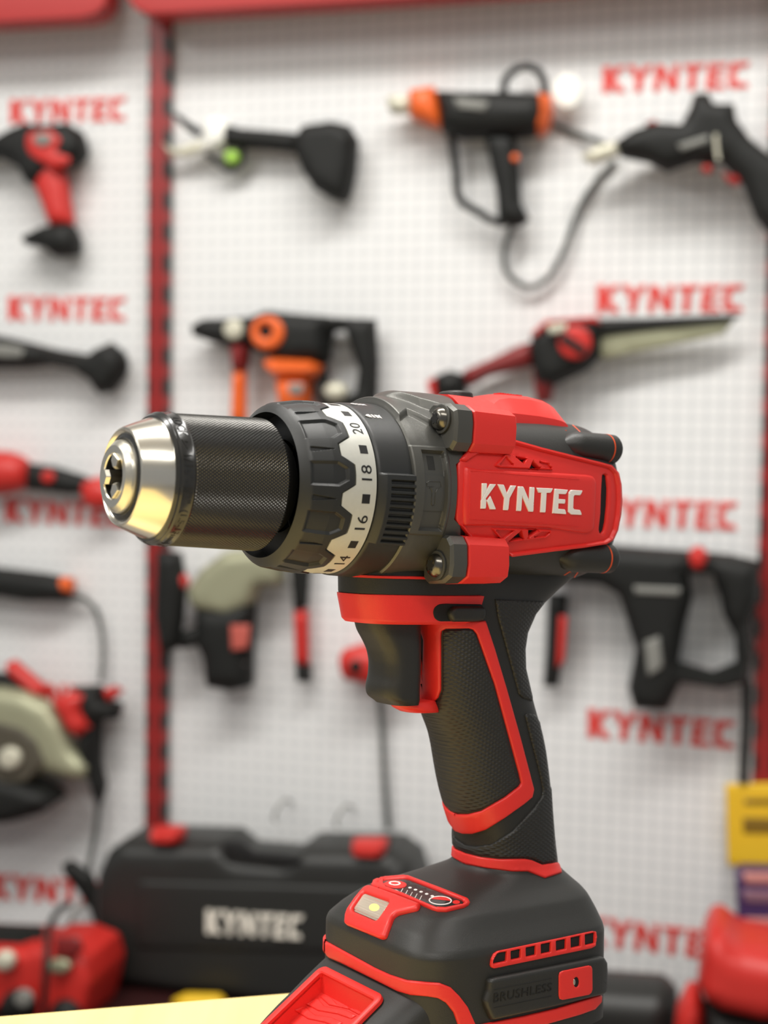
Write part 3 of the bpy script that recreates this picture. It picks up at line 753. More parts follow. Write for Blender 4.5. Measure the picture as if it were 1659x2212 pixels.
chev = [c6([(330, 1090), (420, 1050), (470, 1110), (620, 1135), (700, 1175), (660, 1200), (560, 1165), (420, 1140)]), c6([(250, 1135), (315, 1105), (400, 1170), (520, 1190), (600, 1225), (560, 1260), (470, 1225), (350, 1200)]), c6([(470, 1030), (520, 1050), (560, 1095), (700, 1130), (760, 1165), (715, 1170), (640, 1130), (500, 1100), (440, 1045)])]
mb = MB()
for P_ in chev: q = patch(P_, LB, .55, bw=2.5, grid=8, seg=5, drop=.2); mb.add(q.v, q.f)
dpart('chevron_ridges', mb, RED, latch, smooth=40)
both = MB().add(f_mb.v, f_mb.f); FB = both.bvh()
both2 = MB().add(f_mb.v, f_mb.f).add(b_mb.v, b_mb.f).bvh()
collar_p = c5([(546, 1212), (600, 1236), (720, 1266), (860, 1282), (1060, 1280), (1110, 1290), (1190, 1325), (1300, 1308), (1316, 1310), (1346, 1390), (1215, 1432), (1160, 1410), (1080, 1380), (960, 1380), (760, 1355), (600, 1325), (545, 1292)])
hf = MB().add(f_mb.v, f_mb.f).add(h_mb.v, h_mb.f).bvh()
dpart('foot_collar', patch(collar_p, hf, .9, bw=3.5, grid=7, seg=5, drop=.6), RED, foot, smooth=50, mirror=True, label='red collar ring')
bandp = c6([(481, 640), (600, 705), (720, 770), (830, 830), (940, 880), (1060, 918), (1200, 932), (1290, 938), (1370, 970), (1430, 1030), (1490, 1110), (1545, 1234), (1575, 1320), (1450, 1320), (1420, 1234), (1390, 1150), (1335, 1080), (1280, 1047), (1210, 1035), (1090, 1025), (1000, 1000), (880, 940), (740, 870), (600, 800), (510, 760), (481, 735)])
dpart('foot_band', patch(bandp, FB, 1.0, bw=4, grid=8, seg=5, drop=.5), RED, foot, smooth=50, mirror=True, label='red band round the foot')
lowb = c7([(250, 1560), (400, 1528), (700, 1470), (1000, 1400), (1395, 1275), (1402, 1290), (1398, 1345), (1340, 1410), (1200, 1460), (900, 1545), (700, 1600), (300, 1680)])
dpart('lower_band', patch(lowb, FB, 1.0, bw=4, grid=8, seg=5, drop=.5), RED, foot, smooth=50, mirror=True)
# darker side recess of the battery below the band (left of it)
# ---- lamp housing and lens
ledh = c6([(770, 262), (800, 258), (980, 322), (1160, 392), (1140, 425), (1000, 458), (970, 480), (950, 530), (915, 625), (885, 633), (640, 532), (622, 515), (625, 465), (640, 420), (690, 345), (750, 275)])
lens_h = c6([(758, 310), (935, 372), (940, 385), (862, 500), (845, 505), (685, 435), (683, 420)])
lh_mb = patch(ledh, FB, 1.8, bw=5, grid=7, seg=4.5, drop=.5, rnd=4, holes=[lens_h])
ledo = dpart('lamp_housing', lh_mb, RED, foot, smooth=50, label='red surround of the work light')
dpart('lens', patch(c6([(756, 307), (937, 370), (943, 386), (863, 503), (844, 507), (682, 437), (680, 420)]), FB, .9, bw=2, grid=6, seg=4, drop=.2), CLR, foot, smooth=60, label='clear square work light lens')
dpart('light_chip', patch(c6(ell(832, 412, 40, 30)), FB, 1.05, bw=2, grid=4, seg=3, drop=.1), LEDY, foot)
# ---- control panel
pan_o = c6([(798, 240), (806, 222), (860, 195), (1040, 180), (1075, 185), (1300, 270), (1490, 345), (1510, 366), (1500, 385), (1470, 402), (1340, 433), (1280, 431), (1240, 420), (1160, 385), (1000, 320), (820, 262)])
pan_i = c6([(848, 238), (880, 213), (1045, 202), (1072, 207), (1300, 297), (1452, 355), (1468, 368), (1455, 384), (1335, 411), (1265, 408), (1200, 380), (1040, 310)])
dpart('panel_border', patch(pan_o, FB, 1.3, bw=3, grid=7, seg=4.5, drop=.4, holes=[pan_i]), RED, foot, smooth=50)
pface = patch(pan_i, FB, .55, bw=1.5, grid=7, seg=4.5, drop=.1); pf = dpart('control_panel', pface, GLOSS, foot, smooth=60, label='glossy black control panel'); PFB = pface.bvh()
def decal(polys, bvh, m, name, par, h=.14):
    mb = MB()
    for P_, H_ in polys:
        q = patch(P_, bvh, h, bw=.6, grid=4, seg=2.2, drop=.02, holes=H_); mb.add(q.v, q.f)
    return dpart(name, mb, m, par, smooth=0)
decal([(c6(ell(978, 236, 80, 27, 28, .05)), [])], PFB, RED, 'power_button', pf, .3)
decal([(c6(ell(972, 230, 44, 16, 24, .05)), [c6(ell(972, 230, 29, 8.5, 18, .05))])], PFB, WHT, 'power_symbol', pf, .42)
bars = [(ribbon(c6([(960+i*34+70, 262+i*13), (960+i*34+50, 300+i*13)]), 1.3), []) for i in range(5)]
bars += [(c6(ell(1080+i*40, 257+i*15, 13, 6, 10)), []) for i in range(5)]
bars += [(ribbon(c6([(930, 265), (985, 275), (1010, 290)]), 1.0), [])]
decal(bars, PFB, WHT, 'charge_scale', pf, .12)
decal([(c6(ell(1298, 350, 84, 32, 30, .03)), [c6(ell(1298, 350, 74, 26, 28, .03))])], PFB, WHT, 'badge_ring', pf, .2)
decal([(c6([(1232, 338), (1255, 327), (1298, 322), (1340, 328), (1368, 343), (1370, 352), (1300, 345)]), [])], PFB, RED, 'badge_face', pf, .18)
decal([(c6(ell(1412, 362, 27, 13, 18)), [])], PFB, RED, 'small_button', pf, .2)
# ---- side vent strip
vent = c7([(405, 1010), (412, 960), (435, 912), (470, 888), (560, 870), (1000, 778), (1310, 712), (1345, 716), (1352, 760), (1340, 840), (1300, 862), (900, 945), (430, 1042), (410, 1032)])
vh = [c7([(478, 905), (548, 893), (540, 975), (425, 1000), (425, 970), (445, 930)])]
for x in (580, 715, 850, 985, 1117, 1243):
    t_ = 890-.218*(x-580); b_ = 964-.195*(x-580); vh.append(c7([(x, t_), (x+92, t_-20), (x+88, b_-18), (x+2, b_)]))
dpart('vent_grille', patch(vent, FB, 1.1, bw=1.8, holes=vh, grid=7, seg=4, drop=.6, rnd=2), RED, foot, smooth=40, mirror=True, label='red vent grille with square openings')
for h_ in vh: dpart('vent_dark_sheet', patch(h_, FB, .1, bw=1, grid=6, seg=4, drop=.1), DRK, foot, smooth=0, mirror=True)  # black sheets paint the dark depth behind the square openings
# ---- side plate
sp = c7([(372, 1150), (385, 1132), (430, 1117), (900, 1025), (1380, 930), (1400, 940), (1424, 985), (1431, 1170), (1412, 1262), (1380, 1275), (900, 1390), (410, 1498), (395, 1490), (345, 1385), (332, 1330), (365, 1230)])
sp_mb = patch(sp, FB, 2.4, bw=7, grid=8, seg=5, drop=.5); spl = dpart('side_plate', sp_mb, BLK, foot, smooth=45, mirror=True)
SPB = sp_mb.bvh()
V, Fc, ex = text2d('BRUSHLESS', 1, 1.05); V = V/ex
def quad(x, y, bl, br, tl, tr): return tuple(np.array(bl)*(1-x)*(1-y)+np.array(br)*x*(1-y)+np.array(tl)*(1-x)*y+np.array(tr)*x*y)
P, N = [], []
for x, y in V:
    q = quad(x, y, *[np.array(p) for p in c7([(440, 1352), (958, 1245), (445, 1268), (965, 1172)])]); p, n = hit(SPB, q); P.append(p); N.append(n)
dpart('engraved_lettering', solidify(P, N, Fc, .22), DRK, spl, smooth=0, label='dark letters BRUSHLESS')
mb = MB()
for L_ in ([(440, 1238), (700, 1185), (960, 1133)], [(440, 1400), (700, 1345), (960, 1292)]):
    q = patch(ribbon(c7(L_), 1.5), SPB, .15, bw=.5, grid=8, seg=5, drop=.05); mb.add(q.v, q.f)
dpart('groove_line', mb, DRK, spl, smooth=0)
sq = c7([(1022, 1110), (1030, 1080), (1055, 1066), (1290, 1018), (1312, 1024), (1320, 1050), (1322, 1230), (1312, 1262), (1290, 1280), (1055, 1326), (1030, 1318), (1022, 1290)])
sq_mb = patch(sq, SPB, .5, bw=1.5, grid=6, seg=4, drop=.2, holes=[c7(ell(1176, 1166, 26, 46))]); dpart('red_insert', sq_mb, RED, spl, smooth=40)
dpart('insert_hole', patch(c7(ell(1176, 1166, 27, 47)), SPB, .06, bw=1, grid=4, seg=3, drop=.05), DRK, spl, smooth=0)
dpart('insert_pin', patch(c7(ell(1158, 1166, 12, 28)), SPB, .5, bw=2, grid=3, seg=2, drop=.05), BRU, spl)
# ---- trigger
tst = []
for h, s in ((-45, -8.2), (-47, -7.8), (-50, -6.6), (-53, -4.2), (-57, -1.6), (-61, -.4), (-66, -.5), (-70, -1.6), (-73, -1.2), (-75, .8), (-76.2, 4)):
    e_ = 14.5; W_ = 10.2 if h > -75.5 else 8.4; tst.append((h, (s+e_)/2, (e_-s)/2, W_, 3.0))
dpart('trigger', loft_h(tst, step=.6, sig=.9), BLK, smooth=60, label='black curved trigger')
# lip under the trigger
dpart('guard_lip', loft_h([(-75.3, 16, 8.2, 5.8, 2.2), (-75.9, 16, 9.0, 6.6, 2.2), (-77.3, 16.6, 9.3, 6.9, 2.2), (-78.6, 18, 8.8, 6.6, 2.2), (-79.6, 20, 7.4, 5.6, 2.2)], step=.4, sig=.5), RED, hand, smooth=60)

# ================================================================== THE DISPLAY WALL
Ah = -unit(np.array([(-10700-CX)/F, (798-CY)/F, 1.0])); Ah = unit(Ah-UPc*(Ah@UPc)); Nh = np.cross(Ah, UPc); Nh = Nh if Nh[2] < 0 else -Nh
PW = np.array([0, 0, 2200.])
wR = np.array([c2w(Ah), c2w(UPc), c2w(Nh)]).T
if np.linalg.det(wR) < 0: raise Exception('wall frame')
def w3(a, b, c):
    v = c2w((PW+a*Ah+b*UPc+c*Nh)/1000)+CAM; return v
def wp(q, c):
    v = ray(q); t = (PW@Nh+c)/(v@Nh); X = v*t-PW; return np.array([X@Ah, X@UPc])
def wmat(a, b, c):
    m = Matrix.Identity(4); p = w3(a, b, c)
    for i in range(3):
        for j in range(3): m[i][j] = wR[i][j]
        m[i][3] = p[i]
    return m
B_FLOOR = -CAMZ*1000 - (PW@UPc)          # wall coordinate b of the floor
WALLW = mat('pegboard_white', (.80, .80, .78), .6)
def pegboard():
    m = WALLW; nt = m.node_tree; b = nt.nodes['Principled BSDF']; tc = nt.nodes.new('ShaderNodeTexCoord')
    sep = nt.nodes.new('ShaderNodeSeparateXYZ'); nt.links.new(tc.outputs['Object'], sep.inputs[0]); outs = []
    for ax in ('X', 'Y'):
        mu = nt.nodes.new('ShaderNodeMath'); mu.operation = 'MULTIPLY'; mu.inputs[1].default_value = 1/.0213; nt.links.new(sep.outputs[ax], mu.inputs[0])
        fr = nt.nodes.new('ShaderNodeMath'); fr.operation = 'FRACT'; nt.links.new(mu.outputs[0], fr.inputs[0])
        lt = nt.nodes.new('ShaderNodeMath'); lt.operation = 'LESS_THAN'; lt.inputs[1].default_value = .34; nt.links.new(fr.outputs[0], lt.inputs[0]); outs.append(lt)
    mm = nt.nodes.new('ShaderNodeMath'); mm.operation = 'MAXIMUM'; nt.links.new(outs[0].outputs[0], mm.inputs[0]); nt.links.new(outs[1].outputs[0], mm.inputs[1])
    mx = nt.nodes.new('ShaderNodeMixRGB'); mx.inputs[1].default_value = (.86, .86, .85, 1); mx.inputs[2].default_value = (.69, .70, .70, 1)
    nt.links.new(mm.outputs[0], mx.inputs[0]); nt.links.new(mx.outputs[0], b.inputs['Base Color'])
pegboard()
POSTM = mat('post_red', (.36, .018, .016), .4)
def postmat():
    m = POSTM; nt = m.node_tree; b = nt.nodes['Principled BSDF']; tc = nt.nodes.new('ShaderNodeTexCoord')
    sep = nt.nodes.new('ShaderNodeSeparateXYZ'); nt.links.new(tc.outputs['Object'], sep.inputs[0])
    def M_(op, a, bb=None):
        n = nt.nodes.new('ShaderNodeMath'); n.operation = op
        if isinstance(a, float): n.inputs[0].default_value = a
        else: nt.links.new(a, n.inputs[0])
        if bb is not None:
            if isinstance(bb, float): n.inputs[1].default_value = bb
            else: nt.links.new(bb, n.inputs[1])
        return n.outputs[0]
    ax = M_('ABSOLUTE', sep.outputs['X']); e = M_('GREATER_THAN', ax, .009)
    fr = M_('FRACT', M_('MULTIPLY', sep.outputs['Y'], 20.0)); sl = M_('LESS_THAN', fr, .55); k = M_('MULTIPLY', e, sl)
    mx = nt.nodes.new('ShaderNodeMixRGB'); mx.inputs[1].default_value = (.27, .012, .011, 1); mx.inputs[2].default_value = (.012, .008, .008, 1)
    nt.links.new(k, mx.inputs[0]); nt.links.new(mx.outputs[0], b.inputs['Base Color'])
postmat()
T_BLK = mat('tool_black', (.011, .0115, .0105), .55, spec=.28); T_RED = mat('tool_red', (.56, .024, .018), .42); T_ORG = mat('tool_orange', (.80, .13, .018), .42)
T_CRM = mat('cast_alloy', (.62, .60, .48), .4, .2); T_GRN = mat('lime_green', (.35, .62, .08), .5); T_GRY = mat('tool_grey', (.22, .22, .20), .45)
T_KHA = mat('guard_alloy', (.36, .36, .24), .42, .35); T_DRD = mat('dark_red_plastic', (.20, .012, .012), .45); T_BRN = mat('guard_inside', (.075, .065, .045), .6)
T_CRD = mat('grey_cord', (.06, .065, .06), .6); SIGNR = mat('sign_red', (.42, .028, .026), .45); T_LET = mat('wall_letter_red', (.70, .055, .045), .5)
T_YEL = mat('yellow_card', (.80, .50, .02), .5); T_NAVY = mat('navy_card', (.06, .03, .11), .5); T_PNK = mat('pink_print', (.62, .28, .25), .5); T_LIL = mat('lilac_print', (.27, .15, .2), .5)
T_TAN = mat('brown_print', (.22, .13, .01), .5); T_PALE = mat('pale_print', (.85, .80, .70), .5); T_ROSE = mat('rose_label', (.50, .10, .075), .5)
T_WHT = mat('bright_white', (.95, .95, .88), .3)
def box_faces(x0, x1, y0, y1, z0, z1):
    V = [(x, y, z) for x in (x0, x1) for y in (y0, y1) for z in (z0, z1)]
    return V, [(0, 1, 3, 2), (4, 6, 7, 5), (0, 4, 5, 1), (2, 3, 7, 6), (0, 2, 6, 4), (1, 5, 7, 3)]
def wobj(name, verts, faces, m, org=(0, 0, 0), parent=None, smooth=35):
    V = [((v[0]-org[0])/1000, (v[1]-org[1])/1000, (v[2]-org[2])/1000) for v in verts]
    o = mkobj(name, V, faces, m, parent, smooth)
    if parent is None: o.matrix_world = wmat(*org)
    return o
wall = wobj('wall_back', *box_faces(-2600, 2400, B_FLOOR, B_FLOOR+3000, -60, 0), WALLW, smooth=0); wall['kind'] = 'structure'
def pillow(poly, T, bw, holes=(), grid=14, seg=9, flat=.0):
    V, tri, dist, bl = trimesh2d(poly, holes, bw, grid, seg); H = T/2*(profile(dist, bw)*(1-flat)+flat); n = len(V)
    verts = [(p[0], p[1], h) for p, h in zip(V, H)]+[(p[0], p[1], -h) for p, h in zip(V, H)]
    f = [tuple(t) for t in tri]+[tuple(i+n for i in reversed(t)) for t in tri]
    for L in bl:
        k = len(L)
        for j in range(k): f.append((L[j], L[(j+1) % k], L[(j+1) % k]+n, L[j]+n))
    return verts, f
B_SHELF = None
def piece(name, poly, c, T, m, org, parent, bw=None, holes=(), clip=None, rnd=0, flat=.15, label=None, on=True):
    """traced outline poly (pixels) placed at distance c (middle of the piece) in front of the wall, T thick"""
    P = [wp(q, c) for q in poly]
    if clip is not None: P = [np.array([p[0], max(p[1], clip)]) for p in P]
    P = rounded(P, rnd); hl = [[wp(q, c) for q in h] for h in holes]
    V, f = pillow(P, T, bw or min(T*.5, 18), hl, flat=flat)
    V = [(v[0], v[1], v[2]+c) for v in V]
    o = wobj(name, V, f, m, org, parent, smooth=45)
    if label: o['label'] = label
    return o
def tube_pts(P3, r, n=8, sub=6):
    P3 = [np.array(p, float) for p in P3]; Q = []
    for i in range(len(P3)-1):
        p0 = P3[max(0, i-1)]; p1 = P3[i]; p2 = P3[i+1]; p3 = P3[min(len(P3)-1, i+2)]
        for k in range(sub):
            t = k/sub; Q.append(.5*((2*p1)+(-p0+p2)*t+(2*p0-5*p1+4*p2-p3)*t*t+(-p0+3*p1-3*p2+p3)*t**3))
    Q.append(P3[-1]); V = []; up = np.array([.1, .2, 1.0])
    for i, p in enumerate(Q):
        t = unit(Q[min(i+1, len(Q)-1)]-Q[max(i-1, 0)]); a = unit(np.cross(t, up)); b = np.cross(t, a)
        for k in range(n): V.append(p+r*(math.cos(2*math.pi*k/n)*a+math.sin(2*math.pi*k/n)*b))
    f = ringfaces(n, len(Q))+[tuple(range(n)), tuple(range(len(V)-n, len(V)))]
    return V, f
def tube(name, pts, c, r, m, org, parent):
    cs = c if isinstance(c, (list, tuple)) else [c]*len(pts)
    V, f = tube_pts([(*wp(q, k), k) for q, k in zip(pts, cs)], r); return wobj(name, V, f, m, org, parent, smooth=60)
def circ(cx, cy, r, k=1.0, n=20): return ell(cx, cy, r, r*k, n)
def wthing(name, label, cat, at, group=None):
    p = wp(at, 0); org = (p[0], p[1], 0); o = empty(name, mw=wmat(*org)); props(o, label, cat, group); return o, org
# ---- lettering on the wall
lets = brand2d()
def wall_brand(bl, br, tr, tl, c=0.5, th=1.5, m=T_LET, parent=wall, name='brand_lettering', org=(0, 0, 0)):
    q = [np.array(wp(p, c)) for p in (bl, br, tr, tl)]; V = []; f = []
    for P in lets:
        n = len(V); k = len(P); pts = [q[0]*(1-x)*(1-y)+q[1]*x*(1-y)+q[2]*x*y+q[3]*(1-x)*y for x, y in P]
        V += [(p[0], p[1], c+th) for p in pts]+[(p[0], p[1], c-.3) for p in pts]
        f += [tuple(range(n, n+k)), tuple(range(n+k, n+2*k))]+[(n+i, n+(i+1) % k, n+k+(i+1) % k, n+k+i) for i in range(k)]
    return wobj(name, V, f, m, org, parent, smooth=0)
for i, (xl, yl, xr, yr, hgt) in enumerate([(1302, 202, 1620, 192, 58), (1290, 676, 1608, 675, 60), (1285, 1137, 1594, 1147, 62), (1270, 1593, 1588, 1620, 62), (1262, 2040, 1574, 2078, 62),
        (22, 268, 274, 262, 52), (18, 692, 274, 695, 52), (12, 1128, 272, 1140, 52), (5, 1520, 268, 1540, 52), (-20, 1940, 258, 1962, 54)]):
    o = wall_brand((xl, yl), (xr, yr), (xr, yr-hgt), (xl, yl-hgt)); o['label'] = 'printed red letters KYNTEC on the wall'
# ---- uprights
for (x0, y0, x1, y1), lab in (((348, 60, 339, 1790), 'slotted red upright post left of the large drill'), ((1672, 60, 1664, 2000), 'slotted red upright post at the right edge of the photo')):
    a = (wp((x0, y0), 12)+wp((x1, y1), 12))/2
    V, f = box_faces(a[0]-16.5, a[0]+16.5, B_FLOOR, wp((x0, -350), 12)[1], 0.5, 24)
    o = wobj('display_upright', V, f, POSTM, (a[0], B_FLOOR, 0)); props(o, lab, 'post', 'slotted red uprights on the display wall')
# ---- header boards
for poly, lab in (([(-260, -260), (246, -280), (246, -20), (240, 18), (222, 38), (190, 48), (0, 58), (-260, 70)], 'left red header board with a rounded lower corner'),
                  ([(272, -280), (272, -40), (285, 0), (305, 28), (335, 40), (380, 38), (860, 8), (1300, -22), (1800, -60), (1800, -380)], 'long red header board over the right wall panel')):
    p = wp(poly[0], 0); P = [wp(q, 75) for q in poly]; V, f = pillow(P, 50, 3, flat=.9, grid=60, seg=30); V = [(v[0], v[1], v[2]+75) for v in V]
    o = wobj('header_board', V, f, SIGNR, (p[0], p[1], 75), smooth=20); props(o, lab, 'sign', 'red header boards')
# ================================================================== TOOLS ON THE WALL
def build_tool(name, label, cat, at, parts, group=None, tubes=()):
    o, org = wthing(name, label, cat, at, group)
    for pt in parts:
        nm, poly, c, T, m = pt[:5]; kw = pt[5] if len(pt) > 5 else {}
        piece(nm, poly, c, T, m, org, o, **kw)
    for nm, pts, c, r, m in tubes: tube(nm, pts, c, r, m, org, o)
    return o, org
build_tool('impact_driver', 'black and red impact driver with a red handle hanging at the upper left', 'impact driver', (90, 400), [
    ('body', [(-70, 296), (0, 300), (30, 282), (60, 270), (112, 272), (150, 268), (178, 286), (186, 325), (176, 352), (140, 366), (120, 372), (85, 410), (62, 396), (48, 366), (0, 340), (-70, 345)], 34, 64, T_BLK),
    ('side_cover', [(58, 288), (110, 280), (138, 300), (124, 328), (152, 340), (148, 356), (120, 366), (86, 350), (58, 330)], 62, 14, T_RED),
    ('badge', circ(92, 301, 20, .7), 71, 5, T_GRY), ('handle', [(84, 344), (132, 344), (146, 400), (160, 486), (112, 492), (94, 440), (78, 400)], 34, 46, T_RED, {'rnd': 8}),
    ('battery', [(104, 488), (158, 484), (172, 518), (168, 552), (122, 556), (100, 536), (58, 530), (55, 512)], 34, 62, T_BLK, {'rnd': 8})])
build_tool('polisher', 'long black grinder tool with a flared end at the left edge', 'polisher', (100, 780), [
    ('body', [(-80, 712), (0, 725), (40, 734), (75, 742), (130, 756), (195, 766), (215, 752), (242, 740), (264, 758), (276, 786), (266, 815), (242, 846), (216, 852), (200, 826), (165, 800), (110, 790), (60, 796), (0, 796), (-80, 800)], 30, 56, T_BLK),
    ('badge', [(-20, 742), (20, 744), (52, 754), (48, 772), (10, 772), (-20, 768)], 57, 6, T_GRY)])
build_tool('cordless_spotlight', 'red tool with a round red head lying behind the chuck of the large drill', 'tool', (110, 1030), [
    ('head', [(-60, 978), (0, 974), (30, 978), (54, 990), (66, 1016), (62, 1048), (40, 1062), (0, 1070), (-60, 1066)], 36, 68, T_RED, {'bw': 30}),
    ('grip', [(58, 1000), (120, 1008), (180, 1026), (205, 1042), (200, 1066), (150, 1068), (104, 1062), (60, 1058)], 30, 40, T_BLK),
    ('switch', circ(104, 1030, 14), 52, 10, T_RED), ('battery', [(180, 1042), (212, 1030), (248, 1040), (262, 1070), (250, 1096), (206, 1104), (184, 1080)], 32, 56, T_RED)])
build_tool('straight_grinder', 'slim black corded tool with an orange tip at the left edge', 'tool', (60, 1260), [
    ('body', [(-80, 1218), (0, 1226), (100, 1238), (148, 1248), (160, 1272), (150, 1298), (60, 1298), (0, 1288), (-80, 1288)], 28, 50, T_BLK), ('tip', [(132, 1246), (156, 1248), (158, 1280), (136, 1280)], 30, 56, T_ORG)],
    tubes=[('cord', [(155, 1288), (186, 1296), (210, 1325), (221, 1372), (222, 1430), (218, 1470)], 20, 4.6, T_CRD)])
build_tool('circular_saw', 'circular saw with a pale metal blade guard and red handle at lower left', 'circular saw', (100, 1600), [
    ('blade_guard', [(-130, 1506), (0, 1482), (60, 1492), (108, 1518), (140, 1560), (162, 1618), (196, 1652), (190, 1682), (150, 1680), (104, 1666), (0, 1700), (-130, 1700)], 62, 50, T_KHA, {'bw': 24}),
    ('guard_recess', [(-130, 1580), (0, 1560), (48, 1574), (80, 1602), (98, 1648), (60, 1690), (-130, 1700)], 86, 12, T_BRN), ('blade_nut', circ(22, 1638, 25), 96, 16, T_CRM),
    ('base_plate', [(-130, 1690), (0, 1664), (60, 1680), (108, 1698), (136, 1722), (90, 1756), (30, 1772), (-130, 1772)], 60, 90, T_BLK),
    ('handle', [(12, 1436), (32, 1424), (102, 1484), (96, 1506), (76, 1504), (22, 1456)], 50, 36, T_RED), ('grip_core', [(-60, 1450), (10, 1452), (60, 1496), (0, 1484), (-60, 1490)], 46, 34, T_BLK),
    ('motor_cover', [(118, 1508), (160, 1490), (192, 1498), (182, 1530), (202, 1568), (176, 1592), (152, 1572), (134, 1540)], 60, 60, T_RED),
    ('motor', [(160, 1482), (216, 1480), (226, 1512), (262, 1518), (256, 1552), (216, 1556), (214, 1650), (226, 1700), (216, 1742), (204, 1700), (194, 1668), (170, 1600), (186, 1560)], 44, 60, T_BLK),
    ('knob', [(224, 1490), (254, 1480), (258, 1500), (236, 1520)], 40, 30, T_RED)],
    tubes=[('cord', [(212, 1730), (208, 1790), (196, 1850), (188, 1900)], 22, 4.8, T_CRD)])
build_tool('cordless_pruner', 'cordless pruning shear with pale jaws and a wide black battery', 'pruning shear', (560, 300), [
    ('handle', [(484, 268), (520, 278), (600, 284), (650, 290), (656, 322), (640, 330), (560, 322), (490, 318)], 30, 46, T_BLK),
    ('battery', [(644, 290), (664, 272), (720, 264), (756, 272), (773, 300), (768, 370), (758, 416), (746, 438), (716, 430), (682, 410), (656, 372), (640, 330)], 34, 64, T_BLK),
    ('jaw_body', [(438, 264), (470, 250), (494, 262), (502, 290), (482, 316), (450, 328), (430, 326), (446, 300)], 34, 30, T_WHT), ('lower_jaw', [(352, 308), (374, 322), (420, 308), (442, 300), (446, 324), (402, 340), (366, 336)], 30, 16, T_CRM),
    ('upper_blade', [(370, 246), (385, 246), (440, 284), (430, 298), (404, 282)], 40, 8, T_BLK), ('green_trigger', circ(502, 341, 17), 30, 22, T_GRN)],
    tubes=[('trigger_guard', [(446, 330), (478, 356), (500, 366), (520, 350), (524, 322)], 28, 5, T_BLK)])
build_tool('heat_gun', 'heat gun with an orange nozzle collar, orange end cap and looped handle', 'heat gun', (1050, 300), [
    ('nozzle', [(836, 208), (890, 205), (890, 246), (850, 248), (838, 234)], 40, 34, T_CRM, {'bw': 17}), ('nozzle_collar', [(886, 196), (938, 188), (952, 230), (957, 280), (926, 272), (888, 256)], 40, 62, T_ORG, {'bw': 26}),
    ('body', [(944, 198), (1000, 200), (1090, 200), (1172, 206), (1186, 240), (1176, 286), (1150, 296), (1090, 300), (1000, 300), (956, 286), (952, 240)], 38, 70, T_BLK, {'bw': 30}),
    ('end_cap', [(1164, 202), (1192, 208), (1196, 244), (1186, 280), (1170, 296), (1154, 290), (1166, 250)], 38, 74, T_ORG), ('handle', [(1048, 292), (1112, 292), (1120, 350), (1126, 440), (1144, 474), (1122, 490), (1078, 486), (1074, 420), (1060, 350)], 36, 44, T_BLK),
    ('badge', [(980, 210), (1056, 220), (1048, 240), (988, 234)], 74, 6, T_GRY), ('trigger', circ(1113, 341, 9), 54, 8, T_ORG)],
    tubes=[('hand_guard', [(974, 292), (984, 360), (992, 428), (1030, 456), (1064, 476), (1092, 482)], 34, 6.5, T_BLK), ('hanging_loop', [(1088, 204), (1094, 168), (1132, 144), (1168, 160), (1180, 206)], 34, 6, T_BLK),
           ('cord', [(1106, 486), (1090, 540), (1096, 590), (1140, 620), (1182, 602), (1216, 546), (1252, 450), (1290, 390), (1330, 350)], [30, 26, 20, 18, 18, 18, 12, 8, 5], 4.6, T_CRD)])
build_tool('electric_shear', 'black corded shear with an angled handle and pale nose at the upper right', 'power shear', (1450, 320), [
    ('body', [(1330, 308), (1370, 282), (1420, 266), (1472, 270), (1490, 236), (1500, 204), (1530, 202), (1542, 226), (1586, 226), (1592, 262), (1622, 302), (1659, 332), (1740, 390), (1740, 540), (1659, 506), (1630, 470), (1604, 400), (1560, 354), (1500, 352), (1440, 372), (1400, 352), (1342, 340)], 62, 60, T_BLK),
    ('nose', [(1254, 338), (1290, 316), (1330, 304), (1348, 332), (1300, 350), (1272, 356)], 56, 26, T_CRM), ('badge', [(1464, 312), (1528, 292), (1532, 306), (1472, 326)], 92, 5, T_GRY), ('lock_button', [(1392, 268), (1412, 260), (1424, 268), (1410, 278)], 72, 50, T_RED),
    ('trigger', [(1560, 372), (1580, 380), (1606, 366), (1614, 384), (1594, 402), (1574, 396)], 62, 40, T_RED), ('spot', circ(1528, 366, 13, .7), 68, 48, T_RED)],
    tubes=[('wire_hook', [(1546, 290), (1548, 320), (1552, 346)], 96, 3, T_CRM), ('upper_cord', [(1196, 268), (1240, 286), (1290, 304), (1320, 318)], [8, 8, 20, 30], 4.8, T_CRD)])
